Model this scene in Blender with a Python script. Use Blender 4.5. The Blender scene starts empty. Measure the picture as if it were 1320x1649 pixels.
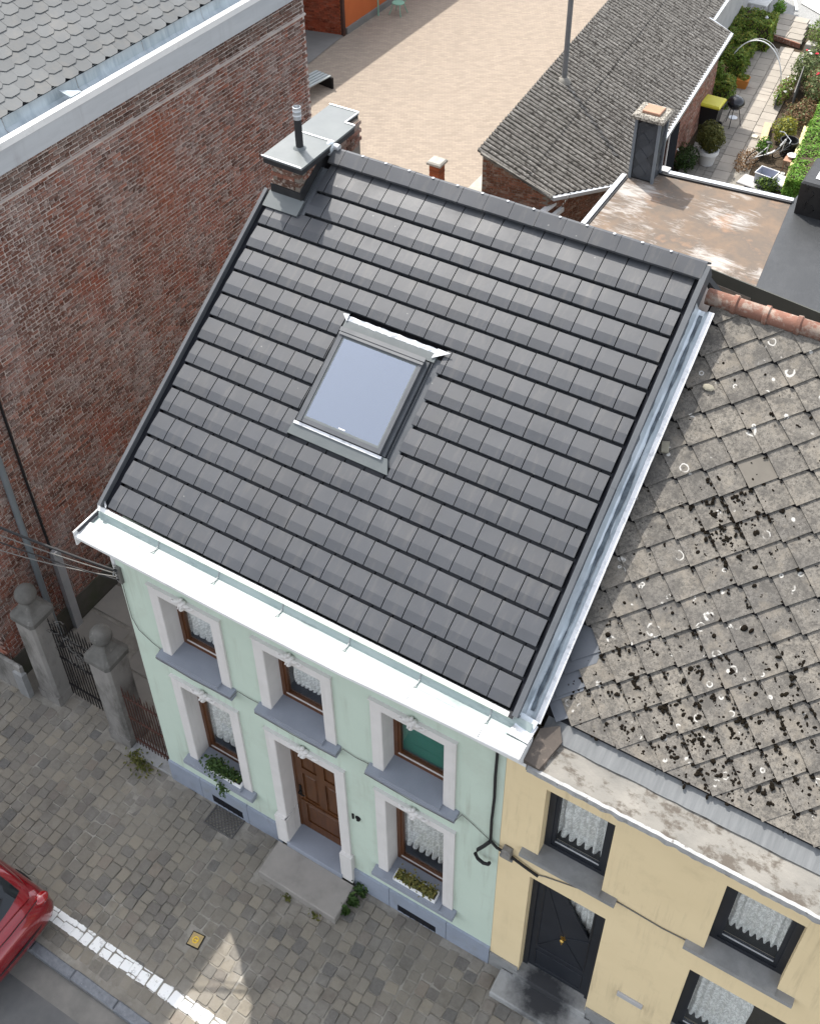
import bpy, math, random
from mathutils import Matrix, Vector, noise
R_ = math.radians
rnd = random.Random(7)

# ------------------------------------------------------------------ camera
SC = bpy.context.scene
COL = SC.collection
cam_d = bpy.data.cameras.new("camera"); cam = bpy.data.objects.new("camera", cam_d); COL.objects.link(cam)
RW = ((0.863909785979978, 0.5036445635016075, 0.0014266545844993511),
      (0.3259779373158108, -0.556991518210964, -0.7638709531225643),
      (-0.3839248182539877, 0.6603806495471535, -0.645367439240873))
right, down, fwd = RW
cam.matrix_world = Matrix(((right[0], -down[0], -fwd[0], 9.15328),
                           (right[1], -down[1], -fwd[1], -6.85171),
                           (right[2], -down[2], -fwd[2], 18.73668), (0, 0, 0, 1)))
cam_d.sensor_fit = 'HORIZONTAL'; cam_d.sensor_width = 36.0
cam_d.lens = 36.0 * 1817.767 / 1320.0
cam_d.shift_x = (660 - 689.725) / 1320.0
cam_d.shift_y = (567.867 - 824.5) / 1320.0
cam_d.clip_start = 0.1; cam_d.clip_end = 600
SC.camera = cam

# ------------------------------------------------------------------ sky, sun, exposure
SUN_AZ = R_(-33.0)      # direction in which the light travels, in the ground plane
SUN_EL = R_(55.5)
wd = bpy.data.worlds.new("World"); SC.world = wd; wd.use_nodes = True
wn = wd.node_tree.nodes; wl = wd.node_tree.links
sky = wn.new('ShaderNodeTexSky'); sky.sky_type = 'NISHITA'; sky.sun_disc = False
sky.sun_elevation = SUN_EL
to_sun = Vector((-math.cos(SUN_AZ) * math.cos(SUN_EL), -math.sin(SUN_AZ) * math.cos(SUN_EL), math.sin(SUN_EL)))
sky.sun_rotation = math.atan2(to_sun.x, to_sun.y)
sky.air_density = 1.0; sky.dust_density = 2.0; sky.ozone_density = 1.0
bg = wn['Background']; bg.inputs['Strength'].default_value = 0.15
hs = wn.new('ShaderNodeHueSaturation'); hs.inputs['Saturation'].default_value = 0.34   # thin high cloud
wl.new(sky.outputs['Color'], hs.inputs['Color']); wl.new(hs.outputs['Color'], bg.inputs['Color'])
sun_d = bpy.data.lights.new("sun", 'SUN'); sun_d.energy = 2.3; sun_d.angle = R_(0.55); sun_d.color = (1.0, 0.95, 0.88)
sun = bpy.data.objects.new("sun", sun_d); COL.objects.link(sun)
sun.rotation_euler = to_sun.to_track_quat('Z', 'Y').to_euler(); sun.location = (-20, 15, 40)
SC.view_settings.view_transform = 'Standard'; SC.view_settings.look = 'None'
SC.view_settings.exposure = 1.6; SC.view_settings.gamma = 1.0; SC.view_settings.use_curve_mapping = False

# ------------------------------------------------------------------ materials
MATS = {}
def newmat(name):
    m = bpy.data.materials.new(name); m.use_nodes = True
    MATS[name] = m
    return m, m.node_tree.nodes, m.node_tree.links, m.node_tree.nodes['Principled BSDF']
def N(n, t, **kw):
    o = n.new(t)
    for k, v in kw.items():
        if k in o.inputs: o.inputs[k].default_value = v
        else: setattr(o, k, v)
    return o
def posn(n, l, scale=(1, 1, 1)):
    g = N(n, 'ShaderNodeNewGeometry')
    if scale == (1, 1, 1): return g.outputs['Position']
    mp = N(n, 'ShaderNodeMapping'); mp.inputs['Scale'].default_value = scale
    l.new(g.outputs['Position'], mp.inputs['Vector']); return mp.outputs['Vector']
def noise_(n, l, vec, scale, detail=6, rough=.6, dist=0.0):
    t = N(n, 'ShaderNodeTexNoise', Scale=scale, Detail=detail, Roughness=rough, Distortion=dist)
    l.new(vec, t.inputs['Vector']); return t.outputs['Fac']
def ramp(n, l, fac, stops):
    r = N(n, 'ShaderNodeValToRGB'); e = r.color_ramp.elements
    while len(e) > 1: e.remove(e[-1])
    for i, (p, c) in enumerate(stops):
        k = e[0] if i == 0 else e.new(p)
        k.position = p; k.color = (c, c, c, 1) if isinstance(c, (int, float)) else tuple(c) + (1,)
    l.new(fac, r.inputs['Fac']); return r.outputs['Color']
def mixc(n, l, fac, a, b, mode='MIX'):
    m = N(n, 'ShaderNodeMix', data_type='RGBA', blend_type=mode)
    for sock, v in ((0, fac), (6, a), (7, b)):
        if isinstance(v, (int, float)): m.inputs[sock].default_value = v
        elif isinstance(v, tuple): m.inputs[sock].default_value = v + (1,)
        else: l.new(v, m.inputs[sock])
    return m.outputs[2]
def math_(n, l, op, a, b=0.0, clamp=False):
    m = N(n, 'ShaderNodeMath', operation=op); m.use_clamp = clamp
    for i, v in enumerate((a, b)):
        if isinstance(v, (int, float)): m.inputs[i].default_value = v
        else: l.new(v, m.inputs[i])
    return m.outputs[0]
def rand_id(n, l):
    g = N(n, 'ShaderNodeNewGeometry'); o = N(n, 'ShaderNodeObjectInfo')
    return math_(n, l, 'FRACT', math_(n, l, 'ADD', g.outputs['Random Per Island'], o.outputs['Random']))
def bump_(n, l, b, h, strength=.3, dist=.01):
    k = N(n, 'ShaderNodeBump', Strength=strength, Distance=dist)
    l.new(h, k.inputs['Height']); l.new(k.outputs['Normal'], b.inputs['Normal'])
def pm(name, c1, c2=None, scale=6, rough=.8, spec=.3, metal=0.0, jit=0.0, bump=.0, bscale=60, bdist=.01, detail=7, lo=.3, hi=.7, stretch=(1, 1, 1), coat=0.0, dirt=None):
    m, n, l, b = newmat(name)
    p = posn(n, l, stretch)
    c2 = c2 or tuple(x * .8 for x in c1)
    f = noise_(n, l, p, scale, detail)
    col = ramp(n, l, f, [(lo, c1), (hi, c2)])
    if dirt:
        f2 = noise_(n, l, p, dirt[1], 5, .7)
        col = mixc(n, l, ramp(n, l, f2, [(dirt[2], 0), (dirt[3], dirt[4])]), col, dirt[0])
    if jit:
        r = rand_id(n, l)
        k = math_(n, l, 'ADD', math_(n, l, 'MULTIPLY', r, 2 * jit), 1 - jit)
        h = N(n, 'ShaderNodeHueSaturation'); l.new(k, h.inputs['Value']); l.new(col, h.inputs['Color']); col = h.outputs['Color']
    l.new(col, b.inputs['Base Color'])
    b.inputs['Roughness'].default_value = rough; b.inputs['Metallic'].default_value = metal
    b.inputs['Specular IOR Level'].default_value = spec; b.inputs['Coat Weight'].default_value = coat
    if bump: bump_(n, l, b, noise_(n, l, p, bscale, 5), bump, bdist)
    return m

pm('roof_tile', (.046, .049, .055), (.039, .042, .047), 2.2, .46, .40, jit=.05, bump=.05, bscale=14, dirt=((.055, .054, .054), 1.1, .52, .75, .45))
def tile_extra():
    m = MATS['roof_tile']; n = m.node_tree.nodes; l = m.node_tree.links; b = n['Principled BSDF']
    src = b.inputs['Base Color'].links[0].from_socket; p = posn(n, l)
    streak = noise_(n, l, posn(n, l, (5, .8, .8)), 2.2, 6, .7)
    c = mixc(n, l, ramp(n, l, streak, [(.52, 0), (.72, .55)]), src, (.085, .082, .078))
    sp = N(n, 'ShaderNodeTexVoronoi', Scale=2.6); l.new(p, sp.inputs['Vector'])
    dd = math_(n, l, 'ADD', sp.outputs['Distance'], math_(n, l, 'MULTIPLY', noise_(n, l, p, 45, 3), .06))
    c = mixc(n, l, ramp(n, l, dd, [(.050, .75), (.062, 0)]), c, (.20, .20, .19))
    l.new(c, b.inputs['Base Color'])
    l.new(ramp(n, l, noise_(n, l, p, 1.6, 4), [(.35, .38), (.7, .56)]), b.inputs['Roughness'])
tile_extra()
pm('tile_under', (.02, .02, .022), None, 5, .9, .1)
pm('dark_metal', (.055, .06, .066), (.075, .08, .086), 3, .45, .4, bump=.05, bscale=20)
pm('grey_metal', (.115, .118, .12), (.15, .152, .155), 3, .45, .4, jit=.03, dirt=((.13, .13, .12), 3, .5, .8, .5))
pm('frame_grey', (.060, .064, .07), (.085, .088, .093), 3, .42, .4)
pm('black_flashing', (.018, .018, .02), (.03, .03, .03), 8, .6, .3, bump=.2, bscale=30)
pm('zinc', (.50, .555, .585), (.62, .655, .675), 2.5, .34, .5, metal=.4, bump=.12, bscale=9, bdist=.02, dirt=((.24, .29, .33), 2.2, .54, .70, .7))
pm('dark_zinc', (.045, .06, .075), (.12, .15, .17), 6, .3, .5, detail=5, lo=.42, hi=.6)
pm('zinc_matt', (.092, .103, .104), (.115, .126, .125), 3, .45, .4, metal=.1, bump=.04, bscale=6, dirt=((.14, .145, .145), 2.0, .5, .8, .4))
pm('zinc_bright', (.52, .53, .54), (.62, .62, .62), 7, .38, .5, metal=.4, bump=.3, bscale=22, dirt=((.26, .27, .28), 9, .52, .68, .7))
pm('cornice_white', (.66, .66, .645), (.58, .585, .575), 2.0, .55, .3, bump=.06, bscale=8, dirt=((.36, .37, .36), 3.2, .56, .80, .6))
pm('gutter_green', (.24, .295, .285), (.33, .375, .36), 2.5, .5, .3, dirt=((.12, .14, .14), 2.6, .54, .72, .75), stretch=(.6, 2, 1))
pm('solder_grey', (.33, .34, .34), (.22, .23, .23), 20, .5, .3)
pm('mint', (.475, .555, .468), (.445, .522, .44), 1.3, .85, .2, bump=.10, bscale=90, bdist=.004, dirt=((.36, .375, .31), .9, .52, .76, .5))
pm('trim_white', (.60, .575, .55), (.54, .52, .495), 2.2, .75, .25, bump=.08, bscale=50, bdist=.004, dirt=((.45, .44, .40), 2.8, .60, .85, .5))
pm('blue_stone_paint', (.245, .263, .298), (.21, .227, .26), 2.5, .75, .25, bump=.12, bscale=60, bdist=.004, dirt=((.29, .305, .32), 5, .58, .75, .5))
pm('plinth_paint', (.25, .278, .33), (.215, .242, .29), 1.8, .8, .25, bump=.12, bscale=60, bdist=.004, dirt=((.20, .21, .20), 2.2, .52, .75, .55))
pm('brown_wood', (.120, .043, .014), (.070, .025, .009), 3, .45, .4, stretch=(6, 6, 1), bump=.1, bscale=30, bdist=.003)
pm('door_wood', (.110, .040, .011), (.058, .021, .0065), 2.5, .42, .4, stretch=(7, 7, .8), bump=.1, bscale=30, bdist=.003)
pm('dark_slot', (.015, .016, .02), None, 5, .9, .1)
pm('green_blind', (.012, .17, .105), (.010, .14, .085), 4, .7, .2)
pm('anthracite', (.014, .016, .021), (.020, .023, .029), 3, .5, .25, jit=.03)
pm('brass', (.55, .36, .10), None, 5, .3, .5, metal=.9)
pm('cream', (.69, .56, .345), (.645, .52, .315), 1.1, .88, .2, bump=.10, bscale=80, bdist=.004, dirt=((.45, .36, .215), 1.4, .55, .8, .5))
pm('bluestone', (.24, .24, .235), (.17, .17, .165), 4, .8, .25, jit=.08, bump=.2, bscale=40, bdist=.006, dirt=((.33, .33, .31), 2.2, .5, .75, .5))
pm('step_stone', (.27, .25, .225), (.22, .205, .185), 3, .85, .2, bump=.2, bscale=40, bdist=.005, dirt=((.17, .155, .135), 3, .55, .75, .5))
pm('concrete_ledge', (.225, .212, .187), (.15, .144, .13), 2.6, .92, .15, bump=.35, bscale=22, bdist=.02, dirt=((.08, .067, .054), 4.2, .50, .60, .85), stretch=(.75, 1.1, 1))
pm('ledge_chip', (.36, .36, .35), (.24, .24, .235), 9, .8, .2, bump=.4, bscale=30, dirt=((.12, .11, .10), 8, .58, .66, .85))
pm('old_zinc', (.105, .11, .112), (.15, .155, .156), 3, .65, .3, stretch=(7, .7, .7), bump=.1, bscale=12)
pm('terracotta', (.205, .098, .068), (.14, .075, .056), 3.5, .85, .2, jit=.18, bump=.3, bscale=35, bdist=.008, dirt=((.27, .225, .185), 6.5, .47, .60, .8))
pm('brown_cap', (.075, .064, .055), (.11, .092, .078), 5, .85, .2, bump=.3, bscale=30, dirt=((.30, .24, .19), 5, .55, .7, .6))
pm('new_slate', (.085, .092, .104), (.11, .118, .13), 3, .6, .3, jit=.10)
pm('grey_slate', (.090, .094, .094), (.11, .115, .115), 1.6, .62, .35, jit=.10, bump=.08, bscale=18, dirt=((.145, .137, .122), 2.4, .5, .72, .6))
pm('fascia_paint', (.40, .42, .43), (.35, .37, .385), 1.2, .6, .3, stretch=(1, .4, 3), dirt=((.27, .28, .29), 2, .5, .8, .5))
pm('gutter_zinc', (.30, .345, .37), (.40, .44, .46), 2.0, .45, .4, metal=.3, stretch=(1, 5, 1), dirt=((.20, .24, .27), 1.5, .5, .7, .6))
pm('mortar', (.50, .44, .40), (.36, .315, .285), 3, .95, .1, bump=.3, bscale=60)
pm('mortar_dark', (.15, .125, .105), (.21, .18, .15), 4, .95, .1)
pm('plinth_render', (.10, .095, .082), (.075, .072, .06), 1.6, .95, .1, bump=.3, bscale=40, dirt=((.05, .065, .03), 2, .5, .75, .7))
pm('stone_pillar', (.235, .223, .205), (.185, .176, .162), 2.5, .9, .15, bump=.25, bscale=45, bdist=.005, stretch=(1.5, 1.5, .6), dirt=((.06, .057, .05), 1.5, .47, .68, .75))
pm('stone_dark', (.135, .13, .12), (.085, .083, .075), 5, .95, .1, bump=.5, bscale=45, bdist=.01, dirt=((.25, .24, .22), 6, .6, .75, .6))
pm('iron_black', (.010, .010, .011), (.017, .015, .014), 8, .75, .15)
pm('iron_rust', (.075, .035, .025), (.045, .024, .02), 9, .8, .2, bump=.2, bscale=60)
pm('pipe_grey', (.13, .155, .165), (.16, .18, .19), 3, .45, .4)
pm('galvanised', (.42, .44, .46), (.52, .53, .54), 3, .4, .4, metal=.5)
pm('cable_black', (.015, .015, .016), None, 5, .6, .3)
pm('cable_pale', (.13, .125, .115), None, 5, .6, .3)
pm('asphalt', (.085, .085, .086), (.11, .11, .108), 3, .9, .15, bump=.5, bscale=160, bdist=.004, dirt=((.13, .125, .115), 1.2, .5, .75, .6))
pm('gutter_concrete', (.18, .17, .155), (.13, .125, .115), 3, .92, .15, bump=.4, bscale=70, bdist=.006)
pm('kerb_stone', (.16, .17, .185), (.10, .105, .115), 14, .7, .35, jit=.1, bump=.5, bscale=70, bdist=.008, dirt=((.42, .44, .46), 40, .64, .72, .8))
pm('joint_sand', (.225, .208, .178), (.155, .143, .122), 5, .95, .1, bump=.5, bscale=90, bdist=.006, dirt=((.30, .285, .25), 1.8, .48, .66, .8))
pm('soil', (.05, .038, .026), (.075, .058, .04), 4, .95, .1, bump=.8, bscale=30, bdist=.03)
pm('gravel_grey', (.22, .22, .215), (.32, .32, .31), 26, .95, .1, bump=.8, bscale=60, bdist=.02)
pm('garden_slab', (.32, .29, .25), (.27, .245, .21), 2.2, .9, .15, jit=.10, bump=.2, bscale=50, bdist=.004, dirt=((.25, .22, .19), 2.5, .55, .8, .5))
pm('garden_slab_dark', (.235, .218, .19), (.195, .182, .162), 2.2, .9, .15, jit=.08, bump=.2, bscale=50, bdist=.004)
pm('porch_floor', (.19, .185, .175), (.15, .148, .14), 1.5, .9, .15)
pm('orange_wall', (.42, .115, .035), (.37, .095, .03), 1.5, .85, .2)
pm('white_plastic', (.75, .75, .74), (.68, .68, .67), 4, .4, .4)
pm('dirty_white', (.62, .62, .6), (.5, .5, .48), 4, .6, .3)
pm('clear_plastic', (.50, .52, .57), (.42, .44, .5), 6, .3, .5)
pm('blue_cloth', (.05, .06, .22), None, 6, .9, .1)
pm('yellow_plastic', (.66, .60, .06), (.58, .52, .05), 4, .45, .4)
pm('black_plastic', (.012, .012, .013), (.02, .02, .02), 4, .45, .4)
pm('kettle_black', (.018, .019, .024), None, 4, .22, .5)
pm('rubber_membrane', (.020, .022, .024), (.03, .032, .034), 1.2, .48, .4, bump=.25, bscale=4, bdist=.03, dirt=((.045, .047, .05), 1.6, .5, .75, .5))
pm('upstand_dark', (.048, .05, .043), (.06, .062, .053), 1.5, .7, .3)
pm('orange_pot', (.50, .20, .045), (.42, .16, .04), 4, .8, .2)
pm('pale_wood', (.52, .42, .25), (.42, .33, .19), 3, .85, .2, stretch=(6, 1, 1))
pm('yellow_wood', (.58, .52, .28), (.50, .45, .22), 3, .85, .2, stretch=(6, 1, 1))
pm('grey_wood', (.11, .105, .10), (.15, .145, .135), 3, .9, .2, stretch=(3, 3, 1))
pm('red_brick_pier', (.30, .085, .035), (.23, .065, .03), 5, .9, .15, jit=.2)
pm('bench_metal', (.24, .27, .27), (.3, .33, .33), 3, .6, .3)
pm('green_metal', (.22, .42, .32), None, 3, .5, .3)
pm('car_red', (.235, .005, .011), (.20, .004, .009), 2, .22, .5, metal=.25, coat=1.0)
pm('car_dark', (.012, .012, .013), None, 2, .5, .3)
pm('car_rubber', (.014, .014, .014), None, 2, .85, .2)
pm('lamp_red', (.28, .004, .006), None, 2, .12, .6, coat=1.0)
pm('clad_slate', (.036, .042, .050), (.05, .057, .066), 4, .5, .3, jit=.25)
pm('trim_blue', (.13, .15, .17), (.16, .18, .20), 4, .5, .3)
pm('lichen_cap', (.33, .31, .27), (.10, .09, .075), 22, .95, .1, bump=.6, bscale=40, bdist=.02, detail=4, lo=.42, hi=.58)
pm('rust_cap', (.36, .21, .14), (.28, .17, .12), 5, .85, .2)
pm('moss', (.006, .005, .004), (.014, .011, .007), 30, 1.0, .05, bump=.6, bscale=120)
pm('loose_pale', (.27, .25, .20), (.20, .185, .14), 14, .9, .15)
pm('bird_stone', (.52, .49, .40), (.44, .41, .32), 12, .9, .15)
pm('cap_stone', (.36, .345, .31), (.28, .27, .24), 5, .9, .15)
pm('annex_render', (.42, .41, .40), (.34, .335, .33), 2, .9, .15)
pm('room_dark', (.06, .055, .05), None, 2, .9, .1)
pm('flower_red', (.55, .015, .04), (.62, .05, .09), 8, .7, .2)
pm('flower_white', (.8, .78, .72), None, 8, .7, .2)
pm('cast_iron', (.075, .072, .068), (.11, .105, .10), 12, .8, .25, bump=.3, bscale=60)

def streaks(name, colr, amt, sc=(7, 7, .45)):
    m = MATS[name]; n = m.node_tree.nodes; l = m.node_tree.links; b = n['Principled BSDF']
    src = b.inputs['Base Color'].links[0].from_socket
    f = math_(n, l, 'MULTIPLY', ramp(n, l, noise_(n, l, posn(n, l, sc), 1.0, 6, .7), [(.52, 0), (.74, amt)]), ramp(n, l, noise_(n, l, posn(n, l), .8, 3, .6), [(.42, .1), (.6, 1)]))
    l.new(mixc(n, l, f, src, colr), b.inputs['Base Color'])
streaks('mint', (.30, .31, .25), .75); streaks('cream', (.40, .32, .20), .75); streaks('trim_white', (.36, .35, .31), .6)
streaks('plinth_paint', (.15, .15, .15), .7, (4, 4, 1.2)); streaks('fascia_paint', (.25, .25, .25), .6, (1, 5, .6))
def glass_mat(name, tint, refl, rough=.02, body=None, col=(.92, .94, .97)):
    m, n, l, b = newmat(name)
    out = n['Material Output']; n.remove(b)
    gl = N(n, 'ShaderNodeBsdfGlossy', Roughness=rough); gl.inputs['Color'].default_value = col + (1,)
    tr = N(n, 'ShaderNodeBsdfTransparent') if body is None else N(n, 'ShaderNodeBsdfDiffuse')
    tr.inputs['Color'].default_value = tint + (1,)
    lw_ = N(n, 'ShaderNodeLayerWeight', Blend=.5)
    f = math_(n, l, 'ADD', math_(n, l, 'MULTIPLY', math_(n, l, 'POWER', lw_.outputs['Facing'], 5.0), 1.0 - refl), refl, True)
    mx = N(n, 'ShaderNodeMixShader'); l.new(f, mx.inputs[0]); l.new(tr.outputs[0], mx.inputs[1]); l.new(gl.outputs[0], mx.inputs[2])
    l.new(mx.outputs[0], out.inputs['Surface']); return m
glass_mat('window_glass', (.95, .96, .955), .045)
glass_mat('skylight_glass', (.35, .38, .42), .34, .015, col=(.80, .86, .96))
glass_mat('car_glass', (.012, .014, .016), .04, .03, body=1)

def lace_mat(name, open_):
    m, n, l, b = newmat(name); out = n['Material Output']
    p = posn(n, l)
    v = N(n, 'ShaderNodeTexVoronoi', Scale=26.0); l.new(p, v.inputs['Vector'])
    f = ramp(n, l, math_(n, l, 'ADD', math_(n, l, 'MULTIPLY', v.outputs['Distance'], .55), math_(n, l, 'MULTIPLY', noise_(n, l, p, 9, 4), .6)), [(.46, 0.0), (.68, open_)])
    b.inputs['Base Color'].default_value = (.92, .91, .89, 1); b.inputs['Roughness'].default_value = .95
    b.inputs['Specular IOR Level'].default_value = .1
    tr = N(n, 'ShaderNodeBsdfTransparent'); mx = N(n, 'ShaderNodeMixShader')
    l.new(f, mx.inputs[0]); l.new(b.outputs[0], mx.inputs[1]); l.new(tr.outputs[0], mx.inputs[2]); l.new(mx.outputs[0], out.inputs['Surface'])
lace_mat('lace', .32)
lace_mat('net', .93)

def brick_mat(name, base, alt, pale, stain=True, palef=.55):
    m, n, l, b = newmat(name)
    p = posn(n, l); r = rand_id(n, l)
    col = ramp(n, l, r, [(0, base), (.22, alt), (.40, tuple(x * .45 for x in base)), (.55, base), (.70, tuple(x * 1.5 for x in alt)), (.82, tuple(x * .6 for x in base)), (.93, tuple(a * .5 + b * .5 for a, b in zip(base, pale))), (1, alt)])
    big = noise_(n, l, p, .55, 6, .65)
    col = mixc(n, l, ramp(n, l, big, [(.50, 0), (.66, .55)]), col, tuple(x * .55 for x in base))
    ef = noise_(n, l, p, 1.5, 8, .75)
    col = mixc(n, l, ramp(n, l, ef, [(.47, 0), (.68, palef)]), col, pale)
    fl_ = math_(n, l, 'MULTIPLY', ramp(n, l, noise_(n, l, p, 13, 5, .75), [(.52, 0), (.60, .85)]), ramp(n, l, noise_(n, l, p, 1.1, 4, .6), [(.36, .15), (.62, 1)]))
    col = mixc(n, l, fl_, col, tuple(x * 1.1 for x in pale))
    if stain:
        # washed-out orange patch where water has run down the wall
        sx = N(n, 'ShaderNodeSeparateXYZ'); l.new(p, sx.inputs[0])
        dy = math_(n, l, 'ABSOLUTE', math_(n, l, 'ADD', math_(n, l, 'SUBTRACT', sx.outputs[1], 6.2), math_(n, l, 'MULTIPLY', math_(n, l, 'SUBTRACT', noise_(n, l, p, 1.3, 6, .7), .5), 2.2)))
        a = math_(n, l, 'SUBTRACT', 1.0, math_(n, l, 'MULTIPLY', dy, 1.25), True)
        za = math_(n, l, 'MULTIPLY', math_(n, l, 'SUBTRACT', sx.outputs[2], 5.2), .26, True)
        zb = math_(n, l, 'MULTIPLY', math_(n, l, 'SUBTRACT', 9.22, sx.outputs[2]), 4.0, True)
        f = math_(n, l, 'MULTIPLY', math_(n, l, 'MULTIPLY', a, za), math_(n, l, 'MULTIPLY', zb, 1.1), True)
        col = mixc(n, l, math_(n, l, 'MULTIPLY', f, .8), col, (.235, .072, .036))
        f2 = ramp(n, l, noise_(n, l, p, .9, 5, .7), [(.54, 0), (.66, .7)])
        col = mixc(n, l, f2, col, (.23, .07, .042))
        f3 = math_(n, l, 'MULTIPLY', ramp(n, l, noise_(n, l, posn(n, l, (1, 1, .6)), .75, 4, .6), [(.54, 0), (.66, 1)]), ramp(n, l, noise_(n, l, p, 17, 5, .8), [(.42, .05), (.62, .55)]))
        col = mixc(n, l, f3, col, (.42, .375, .35))
    l.new(col, b.inputs['Base Color']); b.inputs['Roughness'].default_value = .92; b.inputs['Specular IOR Level'].default_value = .15
    bump_(n, l, b, noise_(n, l, p, 60, 5), .5, .006)
brick_mat('old_brick', (.150, .071, .052), (.185, .077, .051), (.37, .32, .29), True, .36)
brick_mat('dark_brick', (.125, .070, .054), (.15, .085, .066), (.30, .265, .24), False, .4)
brick_mat('chimney_brick', (.145, .082, .06), (.185, .075, .05), (.32, .275, .235), False, .65)
brick_mat('annex_brick', (.20, .085, .05), (.155, .065, .04), (.30, .24, .19), False, .25)
brick_mat('garden_brick', (.24, .105, .07), (.20, .085, .06), (.35, .29, .24), False, .35)
brick_mat('red_brick', (.24, .055, .026), (.20, .045, .022), (.28, .12, .08), False, .2)

def cobble_mat():
    m, n, l, b = newmat('cobble')
    p = posn(n, l); r = rand_id(n, l)
    col = ramp(n, l, r, [(0, (.155, .140, .115)), (.25, (.19, .170, .136)), (.45, (.122, .114, .101)), (.7, (.21, .185, .143)), (.85, (.095, .092, .086)), (1, (.175, .148, .118))])
    col = mixc(n, l, ramp(n, l, noise_(n, l, p, 20, 6, .7), [(.4, 0), (.8, .5)]), col, (.21, .195, .17))
    col = mixc(n, l, ramp(n, l, noise_(n, l, p, .9, 5, .7), [(.52, 0), (.68, .6)]), col, (.235, .22, .195))
    col = mixc(n, l, ramp(n, l, noise_(n, l, p, 1.7, 6, .75), [(.52, 0), (.70, .6)]), col, (.085, .077, .063))
    sx = N(n, 'ShaderNodeSeparateXYZ'); l.new(p, sx.inputs[0])
    d = math_(n, l, 'ABSOLUTE', math_(n, l, 'ADD', math_(n, l, 'ADD', sx.outputs[1], 2.865), math_(n, l, 'MULTIPLY', math_(n, l, 'SUBTRACT', noise_(n, l, p, 9, 3), .5), .05)))
    line = math_(n, l, 'LESS_THAN', d, .108)
    wear = ramp(n, l, math_(n, l, 'ADD', math_(n, l, 'MULTIPLY', noise_(n, l, p, 11, 6, .75), .6), math_(n, l, 'MULTIPLY', noise_(n, l, p, .8, 2), .42)), [(.55, 1), (.64, 0)])
    col = mixc(n, l, math_(n, l, 'MULTIPLY', line, wear), col, (.72, .72, .70))
    l.new(col, b.inputs['Base Color']); b.inputs['Roughness'].default_value = .82; b.inputs['Specular IOR Level'].default_value = .25
    bump_(n, l, b, noise_(n, l, p, 55, 6), .5, .008)
cobble_mat()

def old_slate_mat():
    m, n, l, b = newmat('old_slate')
    p = posn(n, l); r = rand_id(n, l)
    col = ramp(n, l, r, [(0, (.178, .162, .138)), (.4, (.15, .138, .12)), (.7, (.195, .177, .15)), (1, (.128, .119, .106))])
    col = mixc(n, l, ramp(n, l, noise_(n, l, p, 26, 7, .8), [(.48, 0), (.60, .85)]), col, (.05, .046, .041))
    col = mixc(n, l, ramp(n, l, noise_(n, l, p, 55, 4, .8), [(.55, 0), (.64, .6)]), col, (.26, .247, .222))
    col = mixc(n, l, ramp(n, l, noise_(n, l, p, .8, 4, .6), [(.46, 0), (.64, .55)]), col, (.085, .082, .078))
    col = mixc(n, l, ramp(n, l, noise_(n, l, p, 5.5, 7, .8), [(.46, 0), (.60, .75)]), col, (.07, .066, .06))
    col = mixc(n, l, ramp(n, l, noise_(n, l, p, 3.4, 5, .7), [(.52, 0), (.66, .5)]), col, (.21, .185, .15))
    # pale lichen rings and blots of several sizes
    for vs_, thr, w_, off in ((2.5, .30, .036, 0.0), (3.6, .42, .034, 7.3), (6.0, .62, .06, 3.1)):
        mpv = N(n, 'ShaderNodeMapping'); mpv.inputs['Location'].default_value = (off, off * .7, off * .3); l.new(p, mpv.inputs['Vector'])
        v = N(n, 'ShaderNodeTexVoronoi', Scale=vs_, Randomness=1.0); l.new(mpv.outputs[0], v.inputs['Vector'])
        dd = math_(n, l, 'ADD', v.outputs['Distance'], math_(n, l, 'MULTIPLY', math_(n, l, 'SUBTRACT', noise_(n, l, p, 11, 4), .5), .16))
        sep = N(n, 'ShaderNodeSeparateColor'); l.new(v.outputs['Color'], sep.inputs[0])
        rad = math_(n, l, 'ADD', math_(n, l, 'MULTIPLY', sep.outputs[1], .16), .05)
        ring = ramp(n, l, math_(n, l, 'ABSOLUTE', math_(n, l, 'SUBTRACT', dd, rad)), [(w_ * .35, 1), (w_, 0)])
        pick = math_(n, l, 'GREATER_THAN', math_(n, l, 'ADD', sep.outputs[0], math_(n, l, 'MULTIPLY', noise_(n, l, p, .7, 2), .5)), thr + .25)
        brk = ramp(n, l, noise_(n, l, mpv.outputs[0], 6, 4, .7), [(.47, 0), (.54, .9)])
        f = math_(n, l, 'MULTIPLY', math_(n, l, 'MULTIPLY', ring, pick), brk)
        col = mixc(n, l, f, col, (.44, .43, .40))
    l.new(col, b.inputs['Base Color']); b.inputs['Roughness'].default_value = .95; b.inputs['Specular IOR Level'].default_value = .12
    bump_(n, l, b, noise_(n, l, p, 45, 6), .5, .008)
old_slate_mat()

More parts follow.
